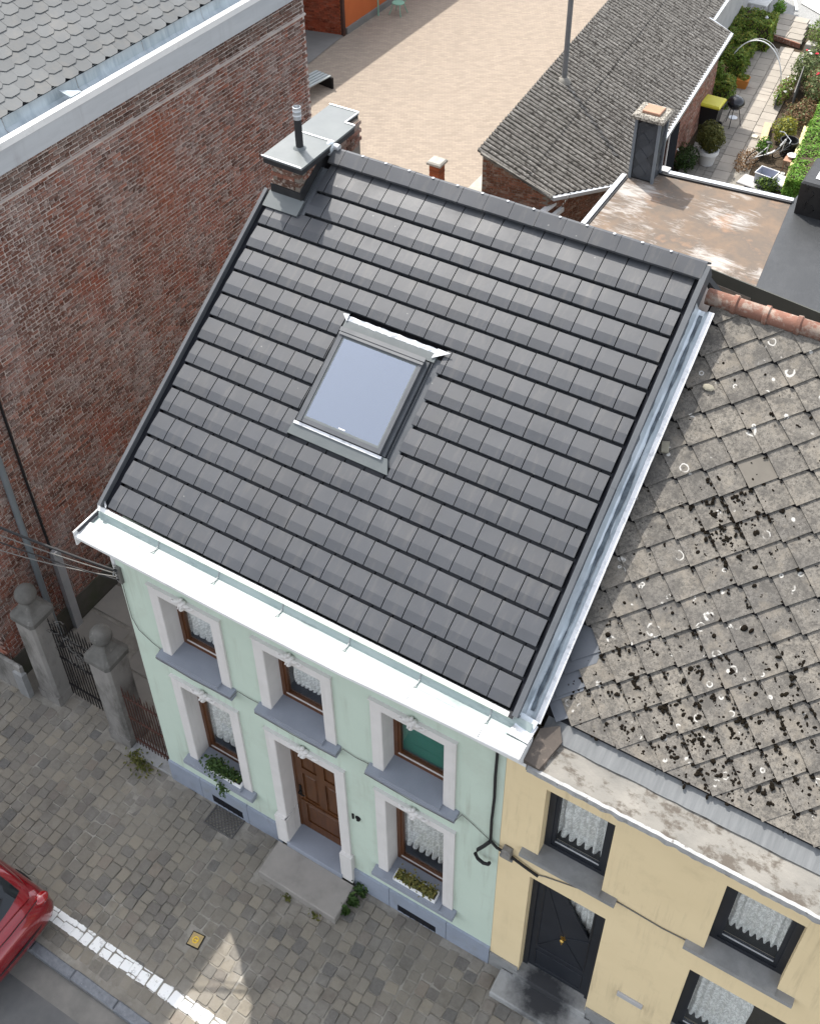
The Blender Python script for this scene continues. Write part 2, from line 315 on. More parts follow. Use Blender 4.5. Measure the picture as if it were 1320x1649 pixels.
def corrugated_mat():
    m, n, l, b = newmat('corrugated')
    p = posn(n, l); ps = posn(n, l, (1, 4.5, 1))
    col = ramp(n, l, noise_(n, l, ps, 2.6, 8, .75), [(.35, (.225, .21, .188)), (.6, (.155, .145, .13))])
    col = mixc(n, l, ramp(n, l, noise_(n, l, p, 9, 8, .8), [(.50, 0), (.585, .93)]), col, (.032, .028, .024))
    col = mixc(n, l, ramp(n, l, noise_(n, l, p, 22, 6, .8), [(.55, 0), (.64, .8)]), col, (.45, .44, .41))
    # tone darkens towards the valleys of the sheets
    dt = N(n, 'ShaderNodeVectorMath', operation='DOT_PRODUCT'); l.new(p, dt.inputs[0]); dt.inputs[1].default_value = (-.0837, .9965, 0)
    u0 = 15.454 * .9965 + 2.279 * .0837
    sn = math_(n, l, 'SINE', math_(n, l, 'MULTIPLY', math_(n, l, 'SUBTRACT', dt.outputs['Value'], u0), 2 * math.pi / .177))
    vf = ramp(n, l, math_(n, l, 'ADD', math_(n, l, 'MULTIPLY', sn, -.42), noise_(n, l, p, 4.5, 8, .8)), [(.40, 0), (.72, .95)])
    col = mixc(n, l, vf, col, (.03, .027, .023))
    k = math_(n, l, 'ADD', math_(n, l, 'MULTIPLY', rand_id(n, l), .22), .89)
    h = N(n, 'ShaderNodeHueSaturation'); l.new(k, h.inputs['Value']); l.new(col, h.inputs['Color'])
    l.new(h.outputs['Color'], b.inputs['Base Color']); b.inputs['Roughness'].default_value = .95; b.inputs['Specular IOR Level'].default_value = .1
    bump_(n, l, b, noise_(n, l, p, 40, 5), .6, .015)
corrugated_mat()

def yard_mat():
    m, n, l, b = newmat('yard_pavers')
    p = posn(n, l)
    mp = N(n, 'ShaderNodeMapping'); mp.inputs['Rotation'].default_value = (0, 0, R_(-30)); l.new(p, mp.inputs['Vector'])
    bt = N(n, 'ShaderNodeTexBrick', Scale=4.0); bt.inputs['Color1'].default_value = (.285, .238, .19, 1); bt.inputs['Color2'].default_value = (.225, .186, .15, 1)
    bt.inputs['Mortar'].default_value = (.19, .16, .128, 1); bt.inputs['Mortar Size'].default_value = .022; bt.inputs['Brick Width'].default_value = .86; bt.inputs['Row Height'].default_value = .42
    bt.inputs['Bias'].default_value = -.15
    l.new(mp.outputs[0], bt.inputs['Vector'])
    st2 = N(n, 'ShaderNodeMapping'); st2.inputs['Scale'].default_value = (.8, 6.5, 1); l.new(mp.outputs[0], st2.inputs['Vector'])
    col = mixc(n, l, ramp(n, l, noise_(n, l, p, 1.2, 5, .7), [(.4, 0), (.75, .35)]), bt.outputs['Color'], (.295, .25, .203))
    col = mixc(n, l, ramp(n, l, noise_(n, l, st2.outputs[0], 1.7, 7, .78), [(.47, 0), (.66, .75)]), col, (.195, .165, .135))
    l.new(col, b.inputs['Base Color']); b.inputs['Roughness'].default_value = .9; b.inputs['Specular IOR Level'].default_value = .15
    bump_(n, l, b, bt.outputs['Fac'], .35, -.012)
yard_mat()

def flat_roof_mat():
    m, n, l, b = newmat('bitumen_felt')
    p = posn(n, l)
    base = ramp(n, l, noise_(n, l, p, .9, 6, .65), [(.38, (.165, .122, .09)), (.55, (.12, .10, .083)), (.7, (.235, .152, .102))])
    streak = noise_(n, l, posn(n, l, (.55, 2.2, 1)), 2.4, 8, .78, 1.2)
    patch = noise_(n, l, p, .75, 3, .5)
    f = ramp(n, l, math_(n, l, 'ADD', math_(n, l, 'MULTIPLY', streak, .55), math_(n, l, 'MULTIPLY', patch, .5)), [(.53, 0), (.64, .85)])
    col = mixc(n, l, f, base, (.36, .34, .315))
    l.new(col, b.inputs['Base Color']); b.inputs['Roughness'].default_value = .9; b.inputs['Specular IOR Level'].default_value = .15
    bump_(n, l, b, noise_(n, l, p, 30, 4), .2, .01)
flat_roof_mat()

def soot_mat():
    m, n, l, b = newmat('sooty_step')
    p = posn(n, l)
    d = N(n, 'ShaderNodeVectorMath', operation='DISTANCE'); l.new(p, d.inputs[0]); d.inputs[1].default_value = (7.25, -.08, .25)
    f = ramp(n, l, math_(n, l, 'ADD', d.outputs['Value'], math_(n, l, 'MULTIPLY', noise_(n, l, p, 5, 6, .7), .5)), [(.50, .96), (.86, 0)])
    base = ramp(n, l, noise_(n, l, p, 6, 6), [(.3, (.32, .32, .31)), (.7, (.25, .25, .24))])
    col = mixc(n, l, f, base, (.016, .017, .02))
    l.new(col, b.inputs['Base Color']); b.inputs['Roughness'].default_value = .85
    bump_(n, l, b, noise_(n, l, p, 50, 5), .2, .005)
soot_mat()

def leaf_mat(name, a, c, jit=.5):
    m, n, l, b = newmat(name)
    r = rand_id(n, l)
    col = ramp(n, l, r, [(0, a), (.5, tuple((x + y) / 2 for x, y in zip(a, c))), (1, c)])
    l.new(col, b.inputs['Base Color']); b.inputs['Roughness'].default_value = .6; b.inputs['Specular IOR Level'].default_value = .25
    out = n['Material Output']; t = N(n, 'ShaderNodeBsdfTranslucent'); l.new(col, t.inputs['Color'])
    mx = N(n, 'ShaderNodeMixShader'); mx.inputs[0].default_value = .28
    l.new(b.outputs[0], mx.inputs[1]); l.new(t.outputs[0], mx.inputs[2]); l.new(mx.outputs[0], out.inputs['Surface'])
leaf_mat('leaf_hedge', (.085, .150, .022), (.19, .27, .045))
leaf_mat('leaf_bright', (.085, .20, .022), (.16, .32, .04))
leaf_mat('leaf_dark', (.022, .05, .012), (.055, .095, .022))
leaf_mat('leaf_olive', (.055, .065, .015), (.13, .125, .03))
leaf_mat('leaf_rose', (.07, .11, .035), (.19, .21, .09))
leaf_mat('leaf_dry', (.16, .085, .04), (.24, .16, .09))
leaf_mat('leaf_yellow', (.16, .18, .03), (.30, .28, .04))
leaf_mat('leaf_box', (.075, .085, .02), (.20, .17, .05))

# ------------------------------------------------------------------ geometry helpers
WM = {}
I4 = Matrix.Identity(4)
class MB:
    def __init__(s): s.v = []; s.f = []; s.sm = False
    def add(s, vs, fs, M=None):
        o = len(s.v)
        s.v += [tuple(M @ Vector(q)) for q in vs] if M is not None else [tuple(q) for q in vs]
        s.f += [tuple(i + o for i in f) for f in fs]; return s
    def box(s, x0, x1, y0, y1, z0, z1, M=None):
        return s.add([(x0, y0, z0), (x1, y0, z0), (x1, y1, z0), (x0, y1, z0), (x0, y0, z1), (x1, y0, z1), (x1, y1, z1), (x0, y1, z1)],
                     [(0, 3, 2, 1), (4, 5, 6, 7), (0, 1, 5, 4), (1, 2, 6, 5), (2, 3, 7, 6), (3, 0, 4, 7)], M)
    def bbox(s, x0, x1, y0, y1, z0, z1, c, M=None):
        """box with bevelled upper rim"""
        return s.add([(x0, y0, z0), (x1, y0, z0), (x1, y1, z0), (x0, y1, z0), (x0, y0, z1 - c), (x1, y0, z1 - c), (x1, y1, z1 - c), (x0, y1, z1 - c),
                      (x0 + c, y0 + c, z1), (x1 - c, y0 + c, z1), (x1 - c, y1 - c, z1), (x0 + c, y1 - c, z1)],
                     [(0, 3, 2, 1), (8, 9, 10, 11)] + [(i, (i + 1) % 4, 4 + (i + 1) % 4, 4 + i) for i in range(4)] + [(4 + i, 4 + (i + 1) % 4, 8 + (i + 1) % 4, 8 + i) for i in range(4)], M)
    def poly(s, pts, M=None): return s.add(pts, [tuple(range(len(pts)))], M)
    def prism(s, pts, vec, M=None):
        n = len(pts); v = Vector(vec)
        return s.add(list(pts) + [tuple(Vector(p) + v) for p in pts],
                     [tuple(range(n - 1, -1, -1)), tuple(range(n, 2 * n))] + [(i, (i + 1) % n, n + (i + 1) % n, n + i) for i in range(n)], M)
    def tube(s, path, r, n=8, M=None, cap=True):
        path = [Vector(p) for p in path]; rings = []; vs = []
        up = Vector((0, 0, 1))
        for i, p in enumerate(path):
            d = (path[min(i + 1, len(path) - 1)] - path[max(i - 1, 0)]).normalized()
            u = up if abs(d.dot(up)) < .95 else Vector((1, 0, 0))
            a = d.cross(u).normalized(); b = d.cross(a)
            rr = r[i] if isinstance(r, (list, tuple)) else r
            vs += [tuple(p + (a * math.cos(t) + b * math.sin(t)) * rr) for t in (2 * math.pi * k / n for k in range(n))]
        fs = [(i * n + k, i * n + (k + 1) % n, (i + 1) * n + (k + 1) % n, (i + 1) * n + k) for i in range(len(path) - 1) for k in range(n)]
        if cap: fs += [tuple(range(n - 1, -1, -1)), tuple(range((len(path) - 1) * n, len(path) * n))]
        s.sm = True
        return s.add(vs, fs, M)
    def lathe(s, prof, c=(0, 0, 0), n=16, M=None):
        vs = [(c[0] + r * math.cos(2 * math.pi * k / n), c[1] + r * math.sin(2 * math.pi * k / n), c[2] + z) for r, z in prof for k in range(n)]
        fs = [(i * n + k, i * n + (k + 1) % n, (i + 1) * n + (k + 1) % n, (i + 1) * n + k) for i in range(len(prof) - 1) for k in range(n)]
        fs += [tuple(range(n - 1, -1, -1)), tuple(range((len(prof) - 1) * n, len(prof) * n))]
        return s.add(vs, fs, M)
    def ball(s, c, r, n=12, m=8, M=None):
        rx, ry, rz = (r, r, r) if isinstance(r, (int, float)) else r
        vs = [(c[0], c[1], c[2] - rz)]
        for i in range(1, m):
            a = math.pi * i / m - math.pi / 2
            vs += [(c[0] + rx * math.cos(a) * math.cos(2 * math.pi * k / n), c[1] + ry * math.cos(a) * math.sin(2 * math.pi * k / n), c[2] + rz * math.sin(a)) for k in range(n)]
        vs.append((c[0], c[1], c[2] + rz)); t = len(vs) - 1
        fs = [(0, 1 + (k + 1) % n, 1 + k) for k in range(n)]
        for i in range(m - 2): fs += [(1 + i * n + k, 1 + i * n + (k + 1) % n, 1 + (i + 1) * n + (k + 1) % n, 1 + (i + 1) * n + k) for k in range(n)]
        fs += [(t, 1 + (m - 2) * n + k, 1 + (m - 2) * n + (k + 1) % n) for k in range(n)]
        return s.add(vs, fs, M)
    def mesh(s, name, mat, smooth=None):
        me = bpy.data.meshes.new(name); me.from_pydata(s.v, [], s.f); me.materials.append(MATS[mat])
        if smooth or (smooth is None and s.sm):
            me.polygons.foreach_set('use_smooth', [True] * len(me.polygons))
            try: me.set_sharp_from_angle(angle=R_(40))
            except Exception: pass
        me.update(); return me
    def build(s, name, mat, parent=None, smooth=None, M=I4):
        return put(name, s.mesh(name, mat, smooth), parent, M)

def put(name, me, parent=None, M=I4):
    o = bpy.data.objects.new(name, me); COL.objects.link(o)
    if parent is not None:
        o.parent = parent; o.matrix_parent_inverse = WM[parent.name].inverted()
    o.matrix_basis = M; WM[o.name] = M.copy(); return o
def empty(name, loc, parent=None):
    return put(name, None, parent, Matrix.Translation(Vector(loc)))
def tag(o, label=None, cat=None, group=None, kind=None):
    if label: o['label'] = label
    if cat: o['category'] = cat
    if group: o['group'] = group
    if kind: o['kind'] = kind
    return o
def thing(name, loc, label, cat, group=None): return tag(empty(name, loc), label, cat, group)
def box_(name, mat, parent, *a, M=None, bevel=0): 
    m = MB()
    m.bbox(*a, bevel, M) if bevel else m.box(*a, M)
    return m.build(name, mat, parent)
def jitter(a): return rnd.uniform(-a, a)
def leaves(n, sampler, size, asp=1.6, up=.3):
    m = MB()
    for _ in range(n):
        c, nr = sampler()
        d = (Vector(nr) + Vector((jitter(1), jitter(1), jitter(1) + up)) * .9)
        if d.length < 1e-3: d = Vector((0, 0, 1))
        d.normalize()
        a = d.orthogonal().normalized(); a.rotate(Matrix.Rotation(rnd.uniform(0, 6.28), 3, d)); b = d.cross(a)
        z = size * rnd.uniform(.6, 1.35); c = Vector(c)
        m.add([c - a * z * asp / 2, c + b * z / 2 + d * z * .12, c + a * z * asp / 2, c - b * z / 2 + d * z * .12], [(0, 1, 2, 3)])
    return m
def ell(c, r, shell=.55):
    def f():
        while True:
            p = Vector((jitter(1), jitter(1), jitter(1)))
            if shell < p.length <= 1: break
        k = 1 + .28 * noise.noise(p * 2.3 + Vector(c))
        return (c[0] + p.x * r[0] * k, c[1] + p.y * r[1] * k, c[2] + p.z * r[2] * k), tuple(p)
    return f
def boxs(x0, x1, y0, y1, z0, z1, M=None, bulge=.06):
    def f():
        t = rnd.random()
        p = Vector((rnd.uniform(x0, x1), rnd.uniform(y0, y1), rnd.uniform(z0, z1)))
        if t < .42: p.z = z1 - abs(rnd.gauss(0, .05)); nr = (0, 0, 1)
        elif t < .62: p.y = y0 + abs(rnd.gauss(0, .05)); nr = (0, -1, 0)
        elif t < .78: p.x = x1 - abs(rnd.gauss(0, .05)); nr = (1, 0, 0)
        elif t < .90: p.x = x0 + abs(rnd.gauss(0, .05)); nr = (-1, 0, 0)
        else: p.y = y1 - abs(rnd.gauss(0, .05)); nr = (0, 1, 0)
        k = bulge * noise.noise(p * 3.1) * 1.6
        p = p + Vector(nr) * k
        if M is not None: p = M @ p
        return tuple(p), nr
    return f
def holes_wall(m, x0, x1, z0, z1, holes, ya, yb, z0f=None):
    """wall slab in the XZ plane between ya (front) and yb with rectangular openings"""
    xs = sorted({x0, x1} | {h[0] for h in holes} | {h[1] for h in holes}); zs = sorted({z0, z1} | {h[2] for h in holes} | {h[3] for h in holes})
    for i in range(len(xs) - 1):
        for j in range(len(zs) - 1):
            cx, cz = (xs[i] + xs[i + 1]) / 2, (zs[j] + zs[j + 1]) / 2
            if any(h[0] < cx < h[1] and h[2] < cz < h[3] for h in holes): continue
            m.add([(xs[i], ya, zs[j]), (xs[i + 1], ya, zs[j]), (xs[i + 1], ya, zs[j + 1]), (xs[i], ya, zs[j + 1])], [(0, 1, 2, 3)])
            m.add([(xs[i], yb, zs[j]), (xs[i + 1], yb, zs[j]), (xs[i + 1], yb, zs[j + 1]), (xs[i], yb, zs[j + 1])], [(3, 2, 1, 0)])
    for h in holes:
        a, b, c, d = h
        m.add([(a, ya, c), (b, ya, c), (b, yb, c), (a, yb, c)], [(0, 1, 2, 3)]); m.add([(a, ya, d), (b, ya, d), (b, yb, d), (a, yb, d)], [(3, 2, 1, 0)])
        m.add([(a, ya, c), (a, yb, c), (a, yb, d), (a, ya, d)], [(0, 1, 2, 3)]); m.add([(b, ya, c), (b, yb, c), (b, yb, d), (b, ya, d)], [(3, 2, 1, 0)])
    return m
SL = .0324
def gz(x): return SL * (x - 6.29)
PIT = 0.57772; CP, SP = math.cos(PIT), math.sin(PIT)
ROOF = Matrix(((1, 0, 0, 0), (0, CP, -SP, .05), (0, SP, CP, 7.0), (0, 0, 0, 1)))     # local x, up-slope s, height h
G_ = .38213; TW = .305

# ================================================================== THE SETTING
def sheet(name, pts, mat, kind='structure'):
    return tag(MB().poly(pts).build(name, mat), kind=kind)
sheet('ground', [(-150, -150, -1.2), (150, -150, -1.2), (150, 150, -1.2), (-150, 150, -1.2)], 'soil')
def slope_sheet(name, x0, x1, y0, y1, dz, mat): return sheet(name, [(x0, y0, gz(x0) + dz), (x1, y0, gz(x1) + dz), (x1, y1, gz(x1) + dz), (x0, y1, gz(x0) + dz)], mat)
pavement = slope_sheet('pavement', -16, 16, -3.32, 2.2, -.011, 'joint_sand')
slope_sheet('road', -30, 30, -12, -3.84, -.13, 'asphalt')
slope_sheet('road_gutter', -30, 30, -3.86, -3.46, -.126, 'gutter_concrete')
sheet('yard', [(-45, 11.0, 0), (-2.0, 11.0, 0), (-3.6, 46, 0), (-45, 46, 0)], 'yard_pavers')
sheet('garden_soil', [(-2.2, 11, -.03), (14, 11, -.03), (14, 60, -.03), (-3.6, 60, -.03)], 'soil')
sheet('back_path', [(-3.0, 37.3, .012), (3.2, 36.6, .012), (5.0, 45, .012), (-4.5, 45, .012)], 'gravel_grey')
sheet('porch', [(-19, 18, .03), (-14.05, 23.6, .03), (-14.35, 27.1, .03), (-19, 26.0, .03)], 'porch_floor')

# kerb stones
kerb = slope_sheet('kerb', -16, 16, -3.475, -3.305, -.045, 'joint_sand')
x = -6.0; k_i = 0
while x < 9:
    L_ = rnd.uniform(.85, 1.1); dz = gz(x + L_ / 2)
    m = MB().bbox(x, x + L_ - .012, -3.47 + jitter(.006), -3.31 + jitter(.006), dz - .3, dz + .006 + jitter(.006), .022)
    m.build('kerb_stone', 'kerb_stone', kerb); x += L_

# setts
def sett_mesh(seed, w=.19, d=.185):
    r2 = random.Random(seed); m = MB(); n = []
    o = [(-w / 2, -d / 2), (w / 2, -d / 2), (w / 2, d / 2), (-w / 2, d / 2)]
    pts = []
    for (a, b), (e, f) in zip(o, o[1:] + o[:1]):
        for t in (.09, .91):
            pts.append((a + (e - a) * t + r2.uniform(-.008, .008), b + (f - b) * t + r2.uniform(-.008, .008)))
    n = len(pts); vs = [(p[0], p[1], -.06) for p in pts] + [(p[0], p[1], -.007) for p in pts] + [(p[0] * .92, p[1] * .92, r2.uniform(.000, .006)) for p in pts]
    fs = [(i, (i + 1) % n, n + (i + 1) % n, n + i) for i in range(n)] + [(n + i, n + (i + 1) % n, 2 * n + (i + 1) % n, 2 * n + i) for i in range(n)] + [tuple(range(2 * n, 3 * n))]
    return m.add(vs, fs)
variants = [sett_mesh(i) for i in range(8)]
vmesh = [v.mesh('sett', 'cobble') for v in variants]
camp = Vector((9.15, -6.85, 18.7)); setts = []
xx = -5.4; row = 0
def blocked(x, y):
    if y > -.08 and x > -.2: return True
    if 2.28 < x < 3.93 and y > -.80: return True
    if 6.45 < x < 8.1 and y > -.52: return True
    if .86 < x < 1.56 and y > -.46: return True
    if abs(x - 2.06) < .17 and abs(y + 2.03) < .17: return True
    if x < -3.0 and y > .0: return True
    if -1.8 < x < -1.0 and y > -.05: return True
    if y > .62: return True
    return False
while xx < 9.6:
    wx = rnd.uniform(.18, .235); yy = -3.21 + rnd.uniform(-.02, .06)
    while yy < .75:
        wy = rnd.uniform(.165, .25); cx, cy = xx + wx / 2 + .018 * math.sin(yy * 1.3 + row), yy + wy / 2
        if not blocked(cx, cy): setts.append((cx, cy, wx - .013, wy - .013))
        yy += wy
    xx += wx; row += 1
def inframe(p):
    d = Vector(p) - camp
    X, Y, Z = (sum(a * b for a, b in zip(r_, d)) for r_ in RW)
    u, v = 689.7 + 1817.8 * X / Z, 567.9 + 1817.8 * Y / Z
    return -10 < u < 1330 and -10 < v < 1660
setts.sort(key=lambda q: (not inframe((q[0], q[1], 0)), (Vector((q[0], q[1], 0)) - camp).length))
rest = MB()
for i, (cx, cy, wx, wy) in enumerate(setts):
    k = rnd.randrange(8)
    M = Matrix.Translation((cx, cy, gz(cx) + jitter(.006) + .016 * noise.noise(Vector((cx * .8, cy * .8, 3))))) @ Matrix.Rotation(jitter(.06), 4, 'Z') @ Matrix.Rotation(jitter(.03), 4, 'X') @ Matrix.Rotation(jitter(.03) - SL, 4, 'Y') @ Matrix.Diagonal((wx / .19, wy / .185, 1, 1))
    if i < 300: put('sett', vmesh[k], pavement, M)
    else: rest.add(variants[k].v, variants[k].f, M)
tag(rest.build('sett_field', 'cobble', pavement), kind='stuff')

# alley flagstones behind the gates
alley = sheet('alley_path', [(-4.1, .62, -.36), (-.2, .62, -.27), (-.2, 10, -.27), (-4.1, 10, -.36)], 'joint_sand')
for i, y in enumerate((.66, 1.36, 2.12, 2.9, 3.7)):
    for x0, x1 in ((-4.05, -2.55), (-2.52, -1.5), (-1.47, -.25)):
        M = Matrix.Rotation(jitter(.006), 4, 'Y')
        box_('flagstone', 'garden_slab_dark', alley, x0 + jitter(.01), x1 + jitter(.01), y, y + .68, -.34, gz((x0 + x1) / 2) - .0 + jitter(.008), bevel=.012)

# ================================================================== MINT HOUSE
HX0, HX1 = -.09, 6.29
house = thing('mint_house', (3.1, 0, 0), 'mint green two-storey house with new dark grey tiled roof', 'house')
REC = .25
ups = [(.68, 1.65, 4.12, 5.56, 'a'), (2.55, 3.52, 4.15, 5.60, 'b'), (4.47, 5.44, 4.15, 5.62, 'c')]
los = [(.69, 1.67, 1.13, 3.30, 'a'), (4.47, 5.46, 1.13, 3.33, 'c')]
door_o = (2.51, 3.61, .22, 3.30)
holes = [w[:4] for w in ups + los] + [door_o]
vents = [(.84, 1.50, -.12, .12), (4.63, 5.34, -.04, .17)]
holes_wall(MB(), HX0, HX1, -.9, 6.9, holes, 0, .33).build('wall', 'mint', house)
side = MB()
side.box(HX0, HX0 + .3, .335, 8.9, -.9, 6.3).box(HX0 + .3, HX1, 8.6, 8.9, -.9, 6.3)
side.prism([(HX0, .34, 6.3), (HX0, 8.9, 6.3), (HX0, 8.9, 6.5), (HX0, 5.06, 10.1), (HX0, .34, 7.0)], (.3, 0, 0))
side.prism([(HX1 - .2, .34, -.5), (HX1 - .2, 8.59, -.5), (HX1 - .2, 8.59, 6.6), (HX1 - .2, 5.06, 10.1), (HX1 - .2, .34, 7.0)], (.19, 0, 0))
side.build('side_wall', 'mortar', house)
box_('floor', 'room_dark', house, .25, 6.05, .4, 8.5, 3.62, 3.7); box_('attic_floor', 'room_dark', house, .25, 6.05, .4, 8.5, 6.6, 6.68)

# plinth in panels
pl = empty('plinth', (3, 0, 0), house)
px = [HX0 - .01, 1.12, 2.33]
def ptop(x): return .40 + (x + .09) * .0226
def plinth_panel(x0, x1, vent=None):
    segs = [(x0, x1, None)]
    m = MB()
    def seg(a, b, lo, hi):
        m.add([(a, -.035, lo(a)), (b, -.035, lo(b)), (b, .0, lo(b)), (a, .0, lo(a)), (a, -.035, hi(a)), (b, -.035, hi(b)), (b, .0, hi(b) + .012), (a, .0, hi(a) + .012)],
              [(0, 3, 2, 1), (4, 5, 6, 7), (0, 1, 5, 4), (1, 2, 6, 5), (2, 3, 7, 6), (3, 0, 4, 7)])
    base = lambda x: gz(x) - .1
    if vent:
        v0, v1, z0, z1 = vent
        seg(x0, v0, base, ptop); seg(v1, x1, base, ptop); seg(v0, v1, lambda x: z1, ptop); seg(v0, v1, base, lambda x: z0)
    else: seg(x0, x1, base, ptop)
    m.build('plinth_panel', 'plinth_paint', pl)
plinth_panel(HX0 - .01, .60); plinth_panel(.61, 1.62, vents[0]); plinth_panel(1.63, 2.335)
plinth_panel(3.80, 4.47); plinth_panel(4.48, 5.52, vents[1]); plinth_panel(5.53, 6.285)
for v0, v1, z0, z1 in vents:
    g = MB().box(v0 + .002, v1 - .002, -.030, -.001, z0 + .002, z1 - .002); g.build('vent_dark_panel', 'dark_slot', house)  # flush dark panel, its colour stands for the shade inside the vent
    for k in range(1, 6):
        xx = v0 + (v1 - v0) * k / 6; box_('vent_bar', 'iron_black', house, xx - .006, xx + .006, -.036, -.0301, z0, z1)

def ornament(cx, cz, y, w, parent, mat='trim_white'):
    m = MB()
    for k, (dx, dz, rx, rz, ry) in enumerate([(0, .0, .10, .085, .07), (0, -.06, .06, .05, .09), (-.10, .035, .075, .04, .05), (.10, .035, .075, .04, .05), (-.17, -.005, .07, .03, .04), (.17, -.005, .07, .03, .04),
                                              (-.05, .075, .05, .045, .06), (.05, .075, .05, .045, .06), (0, .115, .035, .04, .05), (-.225, .03, .035, .022, .03), (.225, .03, .035, .022, .03), (-.03, -.02, .03, .03, .11), (.035, .01, .03, .03, .11)]):
        m.ball((cx + dx * w, y + .015, cz + dz), (rx * w * .85, ry * .75, rz * .9), 10, 6)
    return m.build('ornament', mat, parent, smooth=True)

def curtain(name, x0, x1, z0, z1, y, mat, parent, waves=9, scallop=.06, amp=.03):
    m = MB(); nx = waves * 6; nz = 8
    for j in range(nz + 1):
        for i in range(nx + 1):
            t = i / nx
            zb = z0 + scallop * abs(math.sin(math.pi * t * waves)) * 1.0
            z = z1 + (zb - z1) * j / nz
            m.v.append((x0 + (x1 - x0) * t + .006 * math.sin(j * 1.7 + i), y + amp * (.35 + .65 * j / nz) * math.sin(2 * math.pi * t * waves + .5 * math.sin(j * .8)), z))
    for j in range(nz):
        for i in range(nx): m.f.append((j * (nx + 1) + i, j * (nx + 1) + i + 1, (j + 1) * (nx + 1) + i + 1, (j + 1) * (nx + 1) + i))
    return m.build(name, mat, parent, smooth=True)

def mint_window(x0, x1, z0, z1, up, style):
    w = empty('window', ((x0 + x1) / 2, 0, z0), house)
    tw = .165
    t = MB()                                    # trim with plaster reveal
    t.box(x0 - tw, x0, -.035, 0, z0 - .03, z1 + tw).box(x1, x1 + tw, -.035, 0, z0 - .03, z1 + tw).box(x0, x1, -.035, 0, z1, z1 + tw)
    t.box(x0 - .001, x0 + .012, -.031, REC, z0 - .03, z1 - .001).box(x1 - .012, x1 + .001, -.031, REC, z0 - .03, z1 - .001).box(x0 + .012, x1 - .012, -.031, REC, z1 - .012, z1 + .001)
    t.box(x0 - tw - .012, x1 + tw + .012, -.055, -.0, z1 + tw, z1 + tw + .022)
    t.build('trim', 'trim_white', w)
    s = MB()                                    # painted stone sill
    s.add([(x0 - .23, -.15, z0 - .13), (x1 + .23, -.15, z0 - .13), (x1 + .23, -.001, z0 - .13), (x0 - .23, -.001, z0 - .13), (x0 - .23, -.15, z0 - .045), (x1 + .23, -.15, z0 - .045), (x1 + .23, -.001, z0 - .030), (x0 - .23, -.001, z0 - .030)],
          [(0, 3, 2, 1), (4, 5, 6, 7), (0, 1, 5, 4), (1, 2, 6, 5), (2, 3, 7, 6), (3, 0, 4, 7)])
    s.box(x0 + .012, x1 - .012, -.14, REC + .06, z0 - .044, z0 + .006)
    s.build('sill', 'blue_stone_paint', w)
    for xc in (x0 - .10, x1 + .10):
        MB().box(xc - .11, xc + .11, -.115, -.001, z0 - .215, z0 - .131).box(xc - .08, xc + .08, -.085, -.001, z0 - .25, z0 - .216).build('sill_bracket', 'blue_stone_paint', w)
    f = MB(); y0, y1 = REC - .0, REC + .075; fw = .075
    f.box(x0 + .012, x0 + fw, y0, y1, z0, z1 - .012).box(x1 - fw, x1 - .012, y0, y1, z0, z1 - .012).box(x0 + fw, x1 - fw, y0, y1, z1 - fw, z1 - .012).box(x0 + fw, x1 - fw, y0, y1, z0, z0 + fw)
    fr = f.build('frame', 'brown_wood', w)
    g = MB(); a, b, c, d = x0 + fw, x1 - fw, z0 + fw, z1 - fw; sw = .035
    g.box(a, a + sw, y0 + .02, y1 + .01, c, d).box(b - sw, b, y0 + .02, y1 + .01, c, d).box(a + sw, b - sw, y0 + .02, y1 + .01, d - sw, d).box(a + sw, b - sw, y0 + .02, y1 + .01, c, c + sw)
    g.build('sash', 'brown_wood', w)
    box_('weather_bar', 'trim_white', w, a, b, y0 + .005, y0 + .019, c - .004, c + .018)
    MB().box(a + sw, b - sw, y0 + .045, y0 + .052, c + sw, d - sw).build('pane', 'window_glass', w)
    yc = REC + .15
    if style == 'blind':
        b_ = empty('blind', ((a + b) / 2, yc, c), w) if False else None
        n = 5; h = (d - c + .1) / n
        m = MB()
        for k in range(n):
            m.box(a - .02, b + .02, yc - .04, yc - .034, c - .02 + k * h, c - .02 + (k + 1) * h - .006)
        m.build('blind', 'green_blind', w)
    elif up:
        k_ = int(x0 * 3) % 3; curtain('curtain', a - .03 + .10 * (k_ == 1), b + .03, c + (.06, .14, .02)[k_], d - (.30, .24, .36)[k_], yc, 'lace', w, (8, 11, 7)[k_], (.07, .03, .10)[k_], (.03, .02, .045)[k_])
        MB().tube([(a - .04, yc, d - .29), (b + .04, yc, d - .29)], .012, 6).build('curtain_rod', 'trim_white', w)
    else:
        if style == 'a':
            curtain('curtain', a - .03, b + .03, c + .10, d - .75, yc, 'lace', w, 6, .16, .05); curtain('net_curtain', a - .03, b + .03, d - .85, d, yc + .06, 'net', w, 9, .02)
        else:
            curtain('curtain', a - .03, b + .03, c + .16, d - .85, yc, 'lace', w, 8, .13, .05); curtain('net_curtain', a - .03, b + .03, d - .95, d, yc + .06, 'net', w, 9, .02)
    ornament((x0 + x1) / 2, z1 + (.10 if not up else .12), -.06, 1.0 if not up else .85, w)
    return w
for q in ups: mint_window(*q[:4], True, 'blind' if q[4] == 'c' else 'lace')
for q in los: mint_window(*q[:4], False, q[4])

